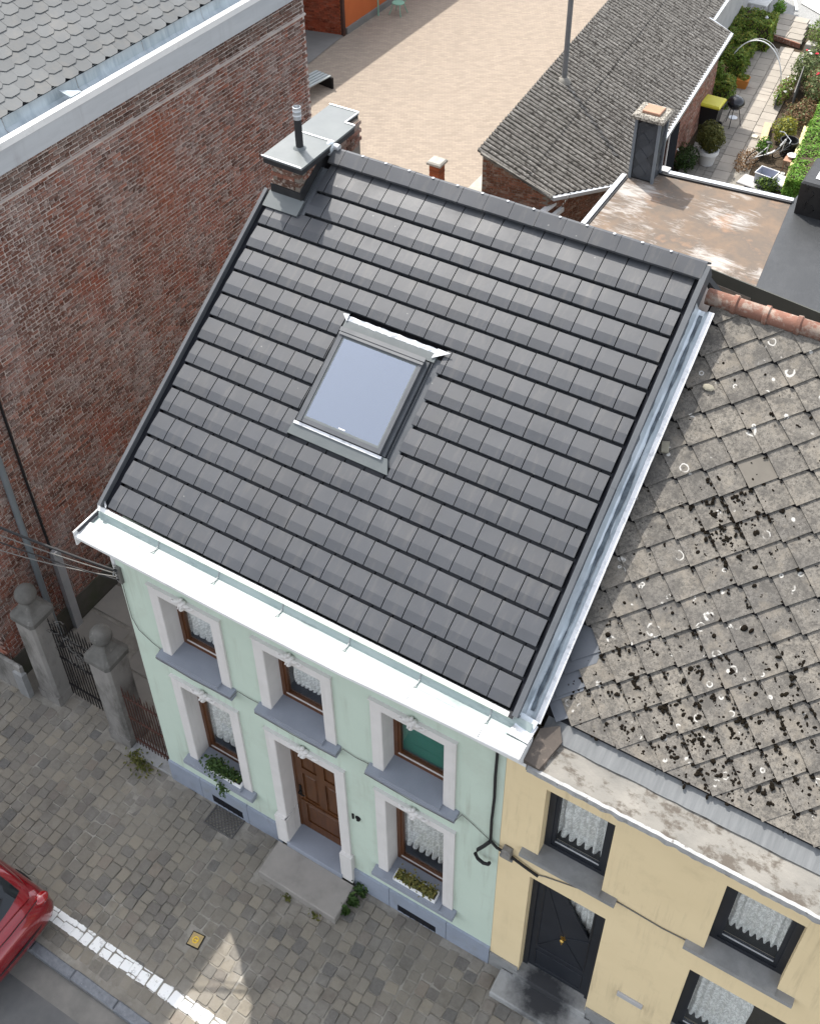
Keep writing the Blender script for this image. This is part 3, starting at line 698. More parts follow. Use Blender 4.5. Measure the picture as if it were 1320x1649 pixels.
# front door
x0, x1, z0, z1 = door_o; tw = .165
door = empty('front_door', ((x0 + x1) / 2, 0, z0), house)
t = MB()
t.box(x0 - tw, x0, -.04, 0, .62, z1 + tw).box(x1, x1 + tw, -.04, 0, .62, z1 + tw).box(x0, x1, -.04, 0, z1, z1 + tw)
t.box(x0 - tw - .035, x0 + .02, -.095, 0, .12, .93).box(x1 - .02, x1 + tw + .035, -.095, 0, .12, .93)
t.box(x0 - .001, x0 + .012, -.036, REC + .05, z0, z1 - .001).box(x1 - .012, x1 + .001, -.036, REC + .05, z0, z1 - .001).box(x0 + .012, x1 - .012, -.036, REC + .05, z1 - .012, z1 + .001)
t.box(x0 - .001, x0 + .03, -.09, REC, z0, .93)
t.box(x0 - tw - .012, x1 + tw + .012, -.055, -.0, z1 + tw, z1 + tw + .022)
t.build('trim', 'trim_white', door)
box_('threshold', 'blue_stone_paint', door, x0 - .001, x1 + .001, -.12, REC + .1, .10, .232, bevel=.01)
yd = REC + .02
MB().box(x0 + .012, x0 + .06, yd, yd + .08, z0, z1 - .012).box(x1 - .06, x1 - .012, yd, yd + .08, z0, z1 - .012).box(x0 + .06, x1 - .06, yd, yd + .08, z1 - .06, z1 - .012).build('frame', 'door_wood', door)
a, b, c, d = x0 + .06, x1 - .06, z0 + .02, z1 - .06; mid = (a + b) / 2
leaf = MB().box(a, b, yd + .035, yd + .075, c, d)
for q in ((a, a + .13), (b - .13, b), (mid - .075, mid + .075)): leaf.box(q[0], q[1], yd + .01, yd + .034, c if q[0] != mid - .075 else c + .95, d)
for q in ((c, c + .22), (c + .83, c + .98), (c + 1.78, c + 1.93), (d - .16, d)):
    leaf.box(a + .13, mid - .075, yd + .01, yd + .034, *q); leaf.box(mid + .075, b - .13, yd + .01, yd + .034, *q)
leaf.box(mid - .075, mid + .075, yd + .01, yd + .034, c, c + .22).box(mid - .075, mid + .075, yd + .01, yd + .034, c + .83, c + .949)
leaf.build('door_leaf', 'door_wood', door)
for (p, q) in ((a + .17, mid - .115), (mid + .115, b - .17)):
    for (r, s) in ((c + 1.02, c + 1.74), (c + 1.97, d - .20)):
        MB().bbox(p, q, r, s, 0, .022, .018, Matrix(((1, 0, 0, 0), (0, 0, -1, yd + .036), (0, 1, 0, 0), (0, 0, 0, 1)))).build('door_panel', 'door_wood', door)
MB().bbox(a + .17, b - .17, c + .26, c + .79, 0, .022, .018, Matrix(((1, 0, 0, 0), (0, 0, -1, yd + .036), (0, 1, 0, 0), (0, 0, 0, 1)))).build('door_panel', 'door_wood', door)
box_('moulding', 'door_wood', door, a + .05, b - .05, yd - .012, yd + .009, c + .87, c + .93)
MB().box(a + .03, a + .075, yd - .005, yd + .009, c + 1.02, c + 1.35).tube([(a + .05, yd - .005, c + 1.2), (a + .05, yd - .06, c + 1.2), (a + .17, yd - .06, c + 1.2)], .012, 8).build('door_handle', 'iron_black', door)
ornament((x0 + x1) / 2, z1 + .11, -.06, 1.15, door)

# house number
cu = bpy.data.curves.new('house_number', 'FONT'); cu.body = '19'; cu.size = .185; cu.extrude = .008; cu.offset = .006
tmp = bpy.data.objects.new('tmp', cu); COL.objects.link(tmp)
dg = bpy.context.evaluated_depsgraph_get(); me = bpy.data.meshes.new_from_object(tmp.evaluated_get(dg)); bpy.data.objects.remove(tmp)
me.materials.clear(); me.materials.append(MATS['iron_black'])
put('house_number', me, house, Matrix.Translation((3.815, -.012, 2.18)) @ Matrix.Rotation(R_(90), 4, 'X'))

# cornice with box gutter
cor = empty('cornice', (3, 0, 6.4), house)
CX0, CX1 = -.175, 6.60
prof = [(0.0, 6.16), (-.07, 6.16), (-.07, 6.24), (-.13, 6.26), (-.13, 6.34), (-.24, 6.50), (-.37, 6.62), (-.385, 6.70), (-.44, 6.735), (-.46, 6.74), (-.46, 6.79), (-.445, 6.805), (-.19, 6.840), (-.19, 6.795), (0.0, 6.795)]
m = MB(); st_ = [(CX0, 1.0), (1.2, .995), (2.6, 1.0), (4.2, .975), (5.5, .87), (CX1, .81)]; q = len(prof)
for xq, k in st_: m.v += [(xq, y if y > -.2 else -.2 + (y + .2) * (k * .46 - .2) / .26, z) for y, z in prof]
m.f += [(a * q + b, a * q + (b + 1) % q, (a + 1) * q + (b + 1) % q, (a + 1) * q + b) for a in range(len(st_) - 1) for b in range(q)] + [tuple(range(q - 1, -1, -1)), tuple(range((len(st_) - 1) * q, len(st_) * q))]
m.build('moulding', 'cornice_white', cor)
MB().prism([(CX0 + .03, -.188, 6.797), (CX0 + .03, -.188, 6.832), (CX0 + .03, -.15, 6.800), (CX0 + .03, -.05, 6.799), (CX0 + .03, .02, 6.90), (CX0 + .03, .04, 6.93), (CX0 + .03, .04, 6.802)], (CX1 - CX0 - .06, 0, 0)).build('gutter_channel', 'gutter_green', cor)
MB().prism([(CX0 + .03, .0, 6.905), (CX0 + .03, -.015, 6.92), (CX0 + .03, .03, 6.955), (CX0 + .03, .055, 6.935)], (CX1 - CX0 - .30, 0, 0)).build('eave_strip', 'cornice_white', cor)
for xs in (.95, 1.98, 3.02, 4.05, 5.08, 6.05):
    m = MB()
    m.add([(xs - .005, -.36, 6.80), (xs + .005, -.36, 6.80), (xs + .005, -.192, 6.83), (xs - .005, -.192, 6.83), (xs - .005, -.36, 6.824), (xs + .005, -.36, 6.824), (xs + .005, -.192, 6.845), (xs - .005, -.192, 6.845)], [(0, 3, 2, 1), (4, 5, 6, 7), (0, 1, 5, 4), (1, 2, 6, 5), (2, 3, 7, 6), (3, 0, 4, 7)])
    m.build('seam', 'solder_grey', cor)
    MB().tube([(xs, -.185, 6.838), (xs + .005, -.10, 6.812), (xs, -.03, 6.83), (xs - .005, .015, 6.91)], .008, 6).build('gutter_bracket', 'solder_grey', cor)
# open return at the alley end
MB().box(CX0 - .024, CX0 - .004, -.46, .03, 6.60, 6.87).build('end_plate', 'cornice_white', cor)
MB().box(CX0 + .0, CX0 + .035, -.40, .02, 6.84, 6.851).build('end_gap', 'dark_slot', cor)
MB().prism([(CX0 - .02, .0, 6.82), (CX0 + .14, .0, 6.83), (CX0 + .15, .03, 6.98), (CX0 + .06, .10, 7.02), (CX0 - .03, .06, 6.94)], (0, .03, .02)).build('corner_flashing', 'zinc_bright', cor)
MB().tube([(-.15, -.05, 6.5), (-.155, .04, 6.15), (-.155, .05, 5.6), (-.15, .06, 5.30)], .052, 10).build('spout', 'cornice_white', cor)

# ---- roof: deck, tiles, ridge, verges
roof = MB().prism([(0 - .06, -.02, -.20), (6.31, -.02, -.20), (6.31, 6.0, -.20), (-.06, 6.0, -.20)], (0, 0, .055)).build('roof', 'tile_under', house, M=ROOF)
BA = R_(43); CB, SB = math.cos(BA), math.sin(BA)
back = Matrix(((1, 0, 0, 0), (0, CB, SB, 5.09), (0, -SB, CB, 10.26), (0, 0, 0, 1)))
MB().box(-.06, 6.31, 0.05, 5.6, -.10, -.03).build('back_slope', 'dark_metal', house, M=back)
tcache = {}
def tile_mesh(w, L_=.43):
    key = (round(w, 3), L_)
    if key not in tcache:
        hw = w / 2; p = [(0, -.004), (.006, .001), (.135, .004), (.343, -.024), (.348, -.115), (L_, -.115)] if L_ < .45 else [(0, -.004), (.006, .001), (.135, .004), (L_, -.046)]; n = len(p)
        m = MB(); c = .0
        vs = []; 
        for xx in (-hw, hw): vs += [(xx, s, h) for s, h in p] + [(xx, L_, -.125), (xx, 0, -.070)]
        k = n + 2
        fs = [(i, i + k, (i + 1) % k + k, (i + 1) % k) for i in range(k)] + [tuple(range(k)), tuple(range(2 * k - 1, k - 1, -1))]
        m.add(vs, [tuple(reversed(f)) for f in fs]); tcache[key] = m.mesh('roof_tile', 'roof_tile')
    return tcache[key]
W_ALL = 20.5 * TW; SKX0, SKX1 = 2.005, 3.575
for r in range(15):
    xs = [0.0] + [(k + (.5 if r % 2 == 0 else 1)) * TW for k in range(21)]
    xs = [v for v in xs if v < W_ALL - .01] + [W_ALL]
    for a, b in zip(xs, xs[1:]):
        parts = [(a, b)]
        if 5 <= r <= 9:
            parts = [(max(a, u), min(b, v)) for u, v in ((0, SKX0), (SKX1, W_ALL)) if min(b, v) - max(a, u) > .02]
        if r >= 13: parts = [(max(p, .64), q) for p, q in parts if q > .68]
        for p, q in parts:
            w = q - p - .013
            put('roof_tile', tile_mesh(w, .50 if r == 14 else .43), roof, ROOF @ Matrix.Translation(((p + q) / 2, r * G_ + jitter(.0025), jitter(.0015))) @ Matrix.Rotation(jitter(.0025), 4, 'Z') @ Matrix.Rotation(jitter(.004), 4, 'X') @ Matrix.Rotation(jitter(.004), 4, 'Y'))
# ridge caps
def ridge_mesh():
    a = .24; t = .016; m = MB()
    sec = [(-a * CP, -a * SP - .012), (-a * CP, -a * SP + t), (-.02, .012), (.02, .012), (a * CP, -a * SP + t), (a * CP, -a * SP - .012), (0, -.02)]
    m.prism([(-.195, y, z) for y, z in sec], (.388, 0, 0)); return m.mesh('ridge_tile', 'roof_tile')
rm = ridge_mesh(); x = .8178
put('ridge_tile', rm, roof, Matrix.Translation((.715, 5.085, 10.325)) @ Matrix.Diagonal((.5, 1, 1, 1)))
while x < 6.0:
    put('ridge_tile', rm, roof, Matrix.Translation((x + .197, 5.085, 10.325 + jitter(.003))) @ Matrix.Rotation(jitter(.01), 4, 'Z') @ Matrix.Rotation(jitter(.006), 4, 'Y')); x += .394
    if x < 6.0: MB().ball((x - .1, 5.075, 10.345), (.022, .022, .01), 8, 5).build('ridge_clip', 'zinc_bright', roof)
MB().tube([(.58, 5.085, 10.36), (.70, 5.085, 10.36)], .05, 10).build('ridge_mortar', 'zinc_bright', roof)
# verges
MB().box(-.140, -.085, -.03, 5.12, -.05, .05).box(-.140, -.132, -.03, 5.12, -.25, -.0501).build('verge_cover', 'frame_grey', roof, M=ROOF)
MB().box(-.084, -.004, -.02, 5.1, -.09, -.045).build('verge_gap', 'dark_slot', roof, M=ROOF)
MB().box(6.315, 6.385, -.06, 2.9, -.05, .045).box(6.372, 6.385, -.06, 2.9, -.23, -.0501).build('verge_cover', 'dark_metal', roof, M=ROOF)
MB().box(6.315, 6.388, 2.88, 6.0, -.048, .048).box(6.375, 6.388, 2.88, 6.0, -.23, -.0481).build('verge_cover', 'dark_metal', roof, M=ROOF)
MB().box(6.258, 6.314, -.03, 5.9, -.09, -.05).build('verge_gap', 'dark_slot', roof, M=ROOF)
# zinc valley gutter along the party wall
val = empty('valley_gutter', (6.5, .1, 6.7), house)
for k, (s0, s1) in enumerate(((-.02, 1.0), (.96, 2.0), (1.96, 3.0), (2.96, 4.0), (3.96, 4.95), (4.91, 5.50))):
    e = .002 * k; m = MB(); sec = [(6.387, -.03), (6.392, -.15), (6.405, -.235), (6.44, -.262), (6.49, -.258), (6.525, -.225), (6.545, -.205), (6.605, -.205), (6.615, -.225)]
    n = 6; vs = []
    for j in range(n + 1):
        s = s0 + (s1 - s0) * j / n
        vs += [(xq + jitter(.003), s, h + e + jitter(.004)) for xq, h in sec]
    q = len(sec); m.add(vs, [(j * q + i, j * q + i + 1, (j + 1) * q + i + 1, (j + 1) * q + i) for j in range(n) for i in range(q - 1)])
    m.build('zinc_length', 'zinc', val, smooth=True, M=ROOF)
    m = MB(); m.box(6.548, 6.618, s0 + .004, s1 - .004, -.212 + e, -.192 + e); m.build('zinc_edge', 'zinc_bright', val, M=ROOF)
m = MB(); n = 150; vs = []
for j in range(n + 1):
    t = 5.35 * j / n; a_ = noise.noise(Vector((t * 1.6, 3, 0))); w = max(.004, .020 + .030 * a_ + .010 * noise.noise(Vector((t * 9, 1, 0)))); xc = 6.458 + .012 * noise.noise(Vector((t * 2.3, 7, 5)))
    vs += [(xc - w, .08 + t, -.243), (xc + w, .08 + t, -.243)]
m.add(vs, [(j * 2, j * 2 + 1, j * 2 + 3, j * 2 + 2) for j in range(n)]); m.build('channel_streak', 'dark_zinc', val, M=ROOF)  # irregular dark streak along the channel bottom
MB().prism([(6.32, -.16, 6.82), (6.60, -.16, 6.80), (6.61, .1, 6.80), (6.40, .1, 6.82)], (0, 0, .03)).build('outlet_flashing', 'zinc_bright', val)
MB().prism([(6.36, -.05, 6.81), (6.58, -.03, 6.80), (6.60, .12, 6.86), (6.37, .12, 6.9)], (0, 0, .03)).build('outlet_bowl', 'zinc', val)
MB().box(6.27, 6.325, -.10, -.02, -.05, .0).build('verge_end_cap', 'black_flashing', val, M=ROOF)

# ---- skylight
sk = put('skylight', None, house, ROOF)
A, B, S0, S1 = 2.09, 3.395, 2.14, 3.53; H = .095
MB().box(A, A + .055, S0, S1, -.06, H).box(B - .055, B, S0, S1, -.06, H).box(A + .055, B - .055, S0, S0 + .06, -.06, H - .012).box(A + .055, B - .055, S1 - .095, S1, -.06, H + .012).build('frame', 'frame_grey', sk, M=ROOF)
MB().box(A + .056, A + .078, S0 + .061, S1 - .096, .02, H - .012).box(B - .078, B - .056, S0 + .061, S1 - .096, .02, H - .012).box(A + .078, B - .078, S1 - .118, S1 - .096, .02, H - .012).box(A + .078, B - .078, S0 + .061, S0 + .092, .02, H - .012).build('sash', 'zinc_matt', sk, M=ROOF)
MB().box(A + .078, B - .078, S0 + .092, S1 - .118, .07, .078).build('pane', 'skylight_glass', sk, M=ROOF)
MB().box(A - .02, B + .02, S1 - .04, S1 + .02, H + .013, H + .03).box(A - .012, B + .012, S1 - .085, S1 - .05, H + .013, H + .022).build('top_hood', 'grey_metal', sk, M=ROOF)
MB().box((A + B) / 2 - .05, (A + B) / 2 + .05, S0 + .102, S0 + .116, .079, .083).build('vent_flap', 'white_plastic', sk, M=ROOF)
MB().box(A + .02, B - .02, S0 - .012, S0 - .001, -.05, H - .045).build('front_cover', 'black_flashing', sk, M=ROOF)
MB().box(B + .001, B + .055, S0, S1, -.05, .03).build('side_cover', 'dark_metal', sk, M=ROOF); MB().box(A - .055, A - .001, S0, S1, -.05, .03).build('side_cover', 'dark_metal', sk, M=ROOF)
# lead-soft apron below and crinkled flashing above
MB().add([(1.99, 1.935, .014), (3.585, 1.935, .014), (3.50, S0 - .012, .035), (2.02, S0 - .012, .035), (1.99, 1.935, -.03), (3.585, 1.935, -.03), (3.5, S0 - .012, -.03), (2.02, S0 - .012, -.03)],
         [(0, 1, 2, 3), (0, 4, 5, 1), (1, 5, 6, 2), (2, 6, 7, 3), (3, 7, 4, 0)]).build('apron', 'zinc_matt', sk, M=ROOF)
MB().box(2.03, 3.42, S0 - .055, S0 - .014, .03, .05).build('apron_edge', 'zinc_bright', sk, M=ROOF)
MB().box(A - .06, B + .10, S1 + .022, 3.68, -.05, .012).build('back_flashing', 'zinc_matt', sk, M=ROOF)
for side_x, s_ in ((3.445, 1), (2.045, -1)):
    MB().box(side_x - .004, side_x + .16 * (1 if s_ > 0 else -.2), S0 - .1, 3.62, -.055, -.03).box(side_x + .03, side_x + .038, S0 - .1, 3.6, -.03, .0).build('side_flashing', 'dark_metal', sk, M=ROOF)
m = MB(); nx, ns = 60, 6; vs = []
for j in range(ns + 1):
    for i in range(nx + 1):
        xq = 2.06 + 1.42 * i / nx; s = 3.675 + .07 * j / ns
        vs.append((xq, s + .004 * math.sin(i * .6), .010 + .012 * noise.noise(Vector((xq * 18, s * 30, 1))) + .003 * math.sin(i * 1.3) * (1 - abs(j / ns * 2 - 1)) + .008 * j / ns))
m.add(vs, [(j * (nx + 1) + i, j * (nx + 1) + i + 1, (j + 1) * (nx + 1) + i + 1, (j + 1) * (nx + 1) + i) for j in range(ns) for i in range(nx)])
m.build('crinkled_flashing', 'zinc_bright', sk, smooth=True, M=ROOF)
MB().prism([(3.44, 3.60, .02), (3.67, 3.745, .03), (3.47, 3.75, .025)], (0, 0, .01)).build('flashing_corner', 'zinc_bright', sk, M=ROOF); MB().prism([(1.96, 3.75, .02), (2.06, 3.77, .03), (2.06, 3.66, .02)], (0, 0, .01)).build('flashing_corner', 'zinc_bright', sk, M=ROOF)

# ---- chimney
ch = empty('chimney', (.25, 5.1, 9.6), house)
KX0, KX1, KY0, KY1 = .0, .50, 4.33, 5.95
MB().box(KX0 + .012, KX1 - .012, KY0 + .012, KY1 - .012, 8.6, 10.36).build('chimney_core', 'mortar_dark', ch)
bme = MB().bbox(-.098, .098, -.05, .05, -.031, .031, .004).mesh('brick', 'chimney_brick')
def brick_run(z, off, skip=()):
    for yf, s in ((KY0 + .047, 0),):
        for k in range(3):
            xa = KX0 + .098 + k * .206 - off * .1
            if KX0 + .05 < xa < KX1 - .03: put('brick', bme, ch, Matrix.Translation((min(max(xa, KX0 + .1), KX1 - .1), yf - .005 + jitter(.005), z)))
    y = KY0 + .10 + off * .1
    while y < KY1 - .1:
        put('brick', bme, ch, Matrix.Translation((KX1 - .043 + jitter(.005), y + .1, z)) @ Matrix.Rotation(R_(90), 4, 'Z')); y += .206
for i in range(6): brick_run(9.98 + i * .068, i % 2)
# cap with turned-up edges
cap = [(-.085, 4.255), (.625, 4.235), (.60, 5.66), (.42, 5.66), (.425, 6.03), (-.105, 6.03)]
MB().prism([(x, y, 10.385) for x, y in cap], (0, 0, .035)).build('chimney_cap', 'zinc_matt', ch)
MB().prism([(x * .97 + .008, 5.1 + (y - 5.1) * .985, 10.30) for x, y in cap], (0, 0, .084)).build('cap_flashing', 'black_flashing', ch)
for (p, q) in ((0, 1), (2, 3), (3, 4), (4, 5)):
    MB().tube([(cap[p][0], cap[p][1], 10.425), (cap[q][0], cap[q][1], 10.425)], .014, 8).build('cap_edge', 'zinc_bright', ch)
MB().tube([(-.10, 5.10, 10.424), (.61, 5.09, 10.424)], .016, 8).build('cap_seam', 'zinc_bright', ch)
MB().lathe([(.056, 0), (.056, .50)], (.27, 4.70, 10.40), 16).build('flue_pipe', 'black_flashing', ch, smooth=True)
MB().lathe([(.060, 0), (.060, .05), (.066, .06), (.060, .07), (.060, .12), (.066, .13), (.060, .14), (.060, .19), (.052, .195), (.05, .12)], (.27, 4.70, 10.895), 16).build('flue_tip', 'galvanised', ch, smooth=True)
MB().lathe([(.10, 0), (.062, .035)], (.27, 4.70, 10.42), 16).build('flue_collar', 'zinc_matt', ch, smooth=True)
MB().prism([(-.03, KY0 - .012, 9.60), (KX1 + .012, KY0 - .012, 9.60), (KX1 + .012, KY0 - .012, 9.925), (-.03, KY0 - .012, 9.945)], (0, .01, 0)).build('front_flashing', 'black_flashing', ch)
MB().prism([(KX1 + .002, KY0 - .02, 9.62), (KX1 + .002, KY0 - .02, 9.95), (KX1 + .002, 5.02, 10.36), (KX1 + .002, 5.3, 10.30), (KX1 + .002, 5.1, 10.1)], (.012, 0, 0)).build('side_flashing', 'black_flashing', ch)
MB().box(-.06, .56, 4.86, 5.12, -.012, .02).build('front_apron', 'zinc_matt', ch, M=ROOF)
MB().box(.515, .635, 4.9, 5.72, -.06, -.03).box(.565, .572, 4.9, 5.72, -.03, .0).build('side_soaker', 'dark_metal', ch, M=ROOF)
MB().ball((.56, 5.06, 10.33), (.07, .10, .13), 12, 8).build('lead_patch', 'zinc', ch, smooth=True)

# cables fixed to the front
def cable(name, pts, r, mat, label, cat='cable', group=None, n=6):
    o = MB().tube(pts, r, n).build(name, mat); return tag(o, label, cat, group)
def sag(a, b, d, n=14):
    a, b = Vector(a), Vector(b)
    return [tuple(a.lerp(b, i / n) - Vector((0, 0, d * 4 * (i / n) * (1 - i / n)))) for i in range(n + 1)]
zig = [(-.03, -.02, 5.55), (-.035, -.02, 5.0), (-.03, -.02, 4.55), (.06, -.02, 4.30), (.30, -.02, 4.14), (.44, -.02, 4.085), (.46, -.165, 4.05), (1.16, -.165, 4.01), (1.88, -.165, 4.05), (1.92, -.02, 4.09), (2.12, -.02, 4.07), (2.33, -.02, 4.08), (2.34, -.165, 4.05), (3.02, -.165, 4.03), (3.74, -.165, 4.06), (3.79, -.02, 4.10), (4.0, -.02, 4.06), (4.22, -.02, 4.08), (4.24, -.165, 4.06), (4.95, -.165, 4.03), (5.66, -.165, 4.06), (5.72, -.02, 4.10), (5.9, -.02, 4.0), (6.17, -.02, 3.82)]
cable('wall_wire', zig, .006, 'cable_pale', 'thin pale wire looping along the upper window sills of the mint house')
cable('wall_cable', [(6.175, -.03, 6.12), (6.17, -.03, 5.5), (6.18, -.03, 5.0), (6.165, -.03, 4.4), (6.172, -.03, 3.85)], .02, 'cable_black', 'thick black cable running down the right edge of the mint front')
hook = [(6.17, -.04, 3.84), (6.10, -.07, 3.70), (6.02, -.09, 3.55), (5.99, -.10, 3.42), (6.03, -.10, 3.32), (6.12, -.10, 3.28), (6.19, -.10, 3.32), (6.21, -.10, 3.38)]
cable('hook_cable', hook, .027, 'cable_black', 'black cable end bent into a hook beside the yellow house')
cable('link_cable', [(6.17, -.03, 3.85), (6.28, -.05, 3.80), (6.42, -.05, 3.78), (6.55, -.045, 3.74), (6.72, -.035, 3.66), (6.9, -.03, 3.60)], .022, 'cable_black', 'black cable crossing from the mint house to the junction box')
jb = thing('junction_box', (6.42, 0, 3.72), 'small grey cable junction box on the corner of the yellow house', 'junction box')
box_('box_body', 'stone_pillar', jb, 6.37, 6.50, -.11, -.002, 3.74, 3.93, bevel=.02); box_('box_clamp', 'grey_metal', jb, 6.34, 6.53, -.08, -.03, 3.68, 3.735)

# ================================================================== YELLOW HOUSE
yh = thing('yellow_house', (9, 0, 0), 'cream yellow house with weathered diamond slate roof and dark window frames', 'house')
YX0, YX1 = 6.292, 14.0
yw = [(6.85, 7.755, 4.10, 5.77, 's'), (9.135, 10.06, 4.06, 5.74, 's'), (9.07, 10.95, 1.15, 3.32, 'l')]
yd_o = (6.78, 7.89, .30, 3.40)
holes_wall(MB(), YX0, YX1, -.6, 6.4, [q[:4] for q in yw] + [yd_o], 0.002, .33).build('wall', 'cream', yh)
sd = MB().box(YX1 - .3, YX1, .34, 8.9, -.6, 6.1).box(YX0, YX1 - .3, 8.6, 8.9, -.6, 6.1)
sd.build('side_wall', 'mortar', yh)
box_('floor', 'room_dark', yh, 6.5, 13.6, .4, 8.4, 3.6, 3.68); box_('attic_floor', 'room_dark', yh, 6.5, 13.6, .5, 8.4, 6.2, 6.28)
for i, (a, b) in enumerate(((6.292, 6.77), (7.9, 8.9), (8.91, 10.4), (10.41, 12))):
    box_('plinth_panel', 'bluestone', yh, a, b, -.025, .0, -.6, .36 + gz(a) + .05)
def dark_window(x0, x1, z0, z1, kind):
    w = empty('window', ((x0 + x1) / 2, 0, z0), yh); y0 = .17
    s = MB().box(x0 - .23, x1 + .22, -.10, .004, z0 - .09, z0 - .012); s.box(x0 + .001, x1 - .001, -.095, y0 + .08, z0 - .011, z0 + .010); s.build('sill', 'bluestone', w)
    f = MB(); fw = .09
    f.box(x0, x0 + fw, y0, y0 + .08, z0, z1).box(x1 - fw, x1, y0, y0 + .08, z0, z1).box(x0 + fw, x1 - fw, y0, y0 + .08, z1 - fw, z1).box(x0 + fw, x1 - fw, y0, y0 + .08, z0 + .012, z0 + fw); f.build('frame', 'anthracite', w)
    a, b, c, d = x0 + fw, x1 - fw, z0 + fw, z1 - fw; sw = .05
    MB().box(a, a + sw, y0 + .02, y0 + .085, c, d).box(b - sw, b, y0 + .02, y0 + .085, c, d).box(a + sw, b - sw, y0 + .02, y0 + .085, d - sw, d).box(a + sw, b - sw, y0 + .02, y0 + .085, c, c + sw).build('sash', 'anthracite', w)
    a += sw; b -= sw; c += sw; d -= sw
    MB().box(a, b, y0 + .05, y0 + .057, c, d).build('pane', 'window_glass', w)
    MB().box(a, b, y0 + .03, y0 + .044, c - .001, c + .014).build('glazing_bead', 'zinc_bright', w)
    if kind == 's': curtain('curtain', a - .02, b + .02, c + (.03 if x0 < 8 else .10), d - (.12 if x0 < 8 else .05), y0 + .14, 'lace', w, 6 if x0 < 8 else 8, .08, .045 if x0 < 8 else .03)
    else: curtain('curtain', a - .02, a + .75, c + .03, d - .45, y0 + .16, 'lace', w, 8, .07, .03)
    return w
for q in yw: dark_window(*q)
x0, x1, z0, z1 = yd_o
yd = empty('front_door', ((x0 + x1) / 2, 0, z0), yh); y0 = .15
MB().box(x0, x0 + .08, y0, y0 + .09, z0, z1).box(x1 - .08, x1, y0, y0 + .09, z0, z1).box(x0 + .08, x1 - .08, y0, y0 + .09, z1 - .08, z1).build('frame', 'anthracite', yd)
a, b, c, d = x0 + .08, x1 - .08, z0 + .02, z1 - .08; cm = (a + b) / 2
# leaf split along the slanting glazed light
lf = MB(); yl = y0 + .03
P = lambda x, z: (x, yl, z)
g0, g1, g2 = (a + .30, d - .14), (b - .10, d - .14), (b - .10, d - 1.20)
lf.prism([P(a, c), P(b, c), P(b, d - 1.20), P(*g2), P(*g0), P(*g0), P(a, d)][:4] + [P(*g0), P(a, d)], (0, .045, 0))
lf.prism([P(a, d), P(*g0), P(*g1), P(b, d)], (0, .045, 0)); lf.prism([P(b, d), P(*g1), P(*g2), P(b, d - 1.20)], (0, .045, 0))
lf.build('door_leaf', 'anthracite', yd)
MB().prism([(g0[0], yl + .02, g0[1]), (g1[0], yl + .02, g1[1]), (g2[0], yl + .02, g2[1])], (0, .008, 0)).build('pane', 'window_glass', yd)
curtain('curtain', g0[0] + .1, b, g2[1] - .1, d - .1, yl + .10, 'lace', yd, 6, .02, .02)
tr = MB()
for (p, q) in ((g0, g2), (g0, g1), (g1, g2)):
    tr.tube([(p[0], yl - .004, p[1]), (q[0], yl - .004, q[1])], .016, 6)
for (p, q) in (((a + .10, d - .15), (cm, c + 1.45)), ((a + .10, c + .75), (cm, c + 1.45)), ((b - .1, c + .75), (cm, c + 1.45)), ((cm, c + 1.45), (b - .1, d - 1.25)), ((a + .1, c + .75), (b - .1, c + .75)), ((a + .1, c + .75), (a + .1, d - .15)), ((b - .1, c + .75), (b - .1, d - 1.25)), ((a + .1, c + .12), (b - .1, c + .12)), ((a + .1, c + .6), (b - .1, c + .6)), ((a + .1, c + .12), (a + .1, c + .6)), ((b - .1, c + .12), (b - .1, c + .6))):
    tr.tube([(p[0], yl - .002, p[1]), (q[0], yl - .002, q[1])], .012, 6)
tr.build('door_moulding', 'anthracite', yd)
MB().ball((cm, yl - .05, c + 1.45), .035, 12, 8).lathe([(.045, 0), (.045, .015)], (0, 0, 0), 14, Matrix.Translation((cm, yl, c + 1.45)) @ Matrix.Rotation(R_(90), 4, 'X')).tube([(cm, yl - .03, c + 1.42), (cm, yl - .05, c + 1.33)], .012, 6).build('door_knob', 'brass', yd, smooth=True)
box_('threshold', 'sooty_step', yd, x0 - .06, x1 + .03, -.06, y0 + .1, .12, z0 + .008, bevel=.01)
st = tag(box_('door_step', 'sooty_step', None, 6.52, 8.02, -.44, -.027, -.2, .155, bevel=.02), 'pale stone step with black soot stain below the dark door', 'step')
pq = tag(MB().bbox(8.28, 8.66, 1.46, 1.58, 0, .03, .008, Matrix(((1, 0, 0, 0), (0, 0, -1, .001), (0, 1, 0, 0), (0, 0, 0, 1)))).build('wall_plate', 'annex_render'), 'small grey plate on the yellow wall right of the dark door', 'plate')
cable('facade_wire', [(6.9, -.012, 3.60), (7.0, -.012, 3.66), (7.98, -.012, 4.04), (8.3, -.012, 4.02), (8.6, -.012, 4.0), (8.92, -.012, 4.03)], .009, 'cable_pale', 'thin wire between the two upper sills of the yellow house')
for zc in (4.05, 5.2): pass

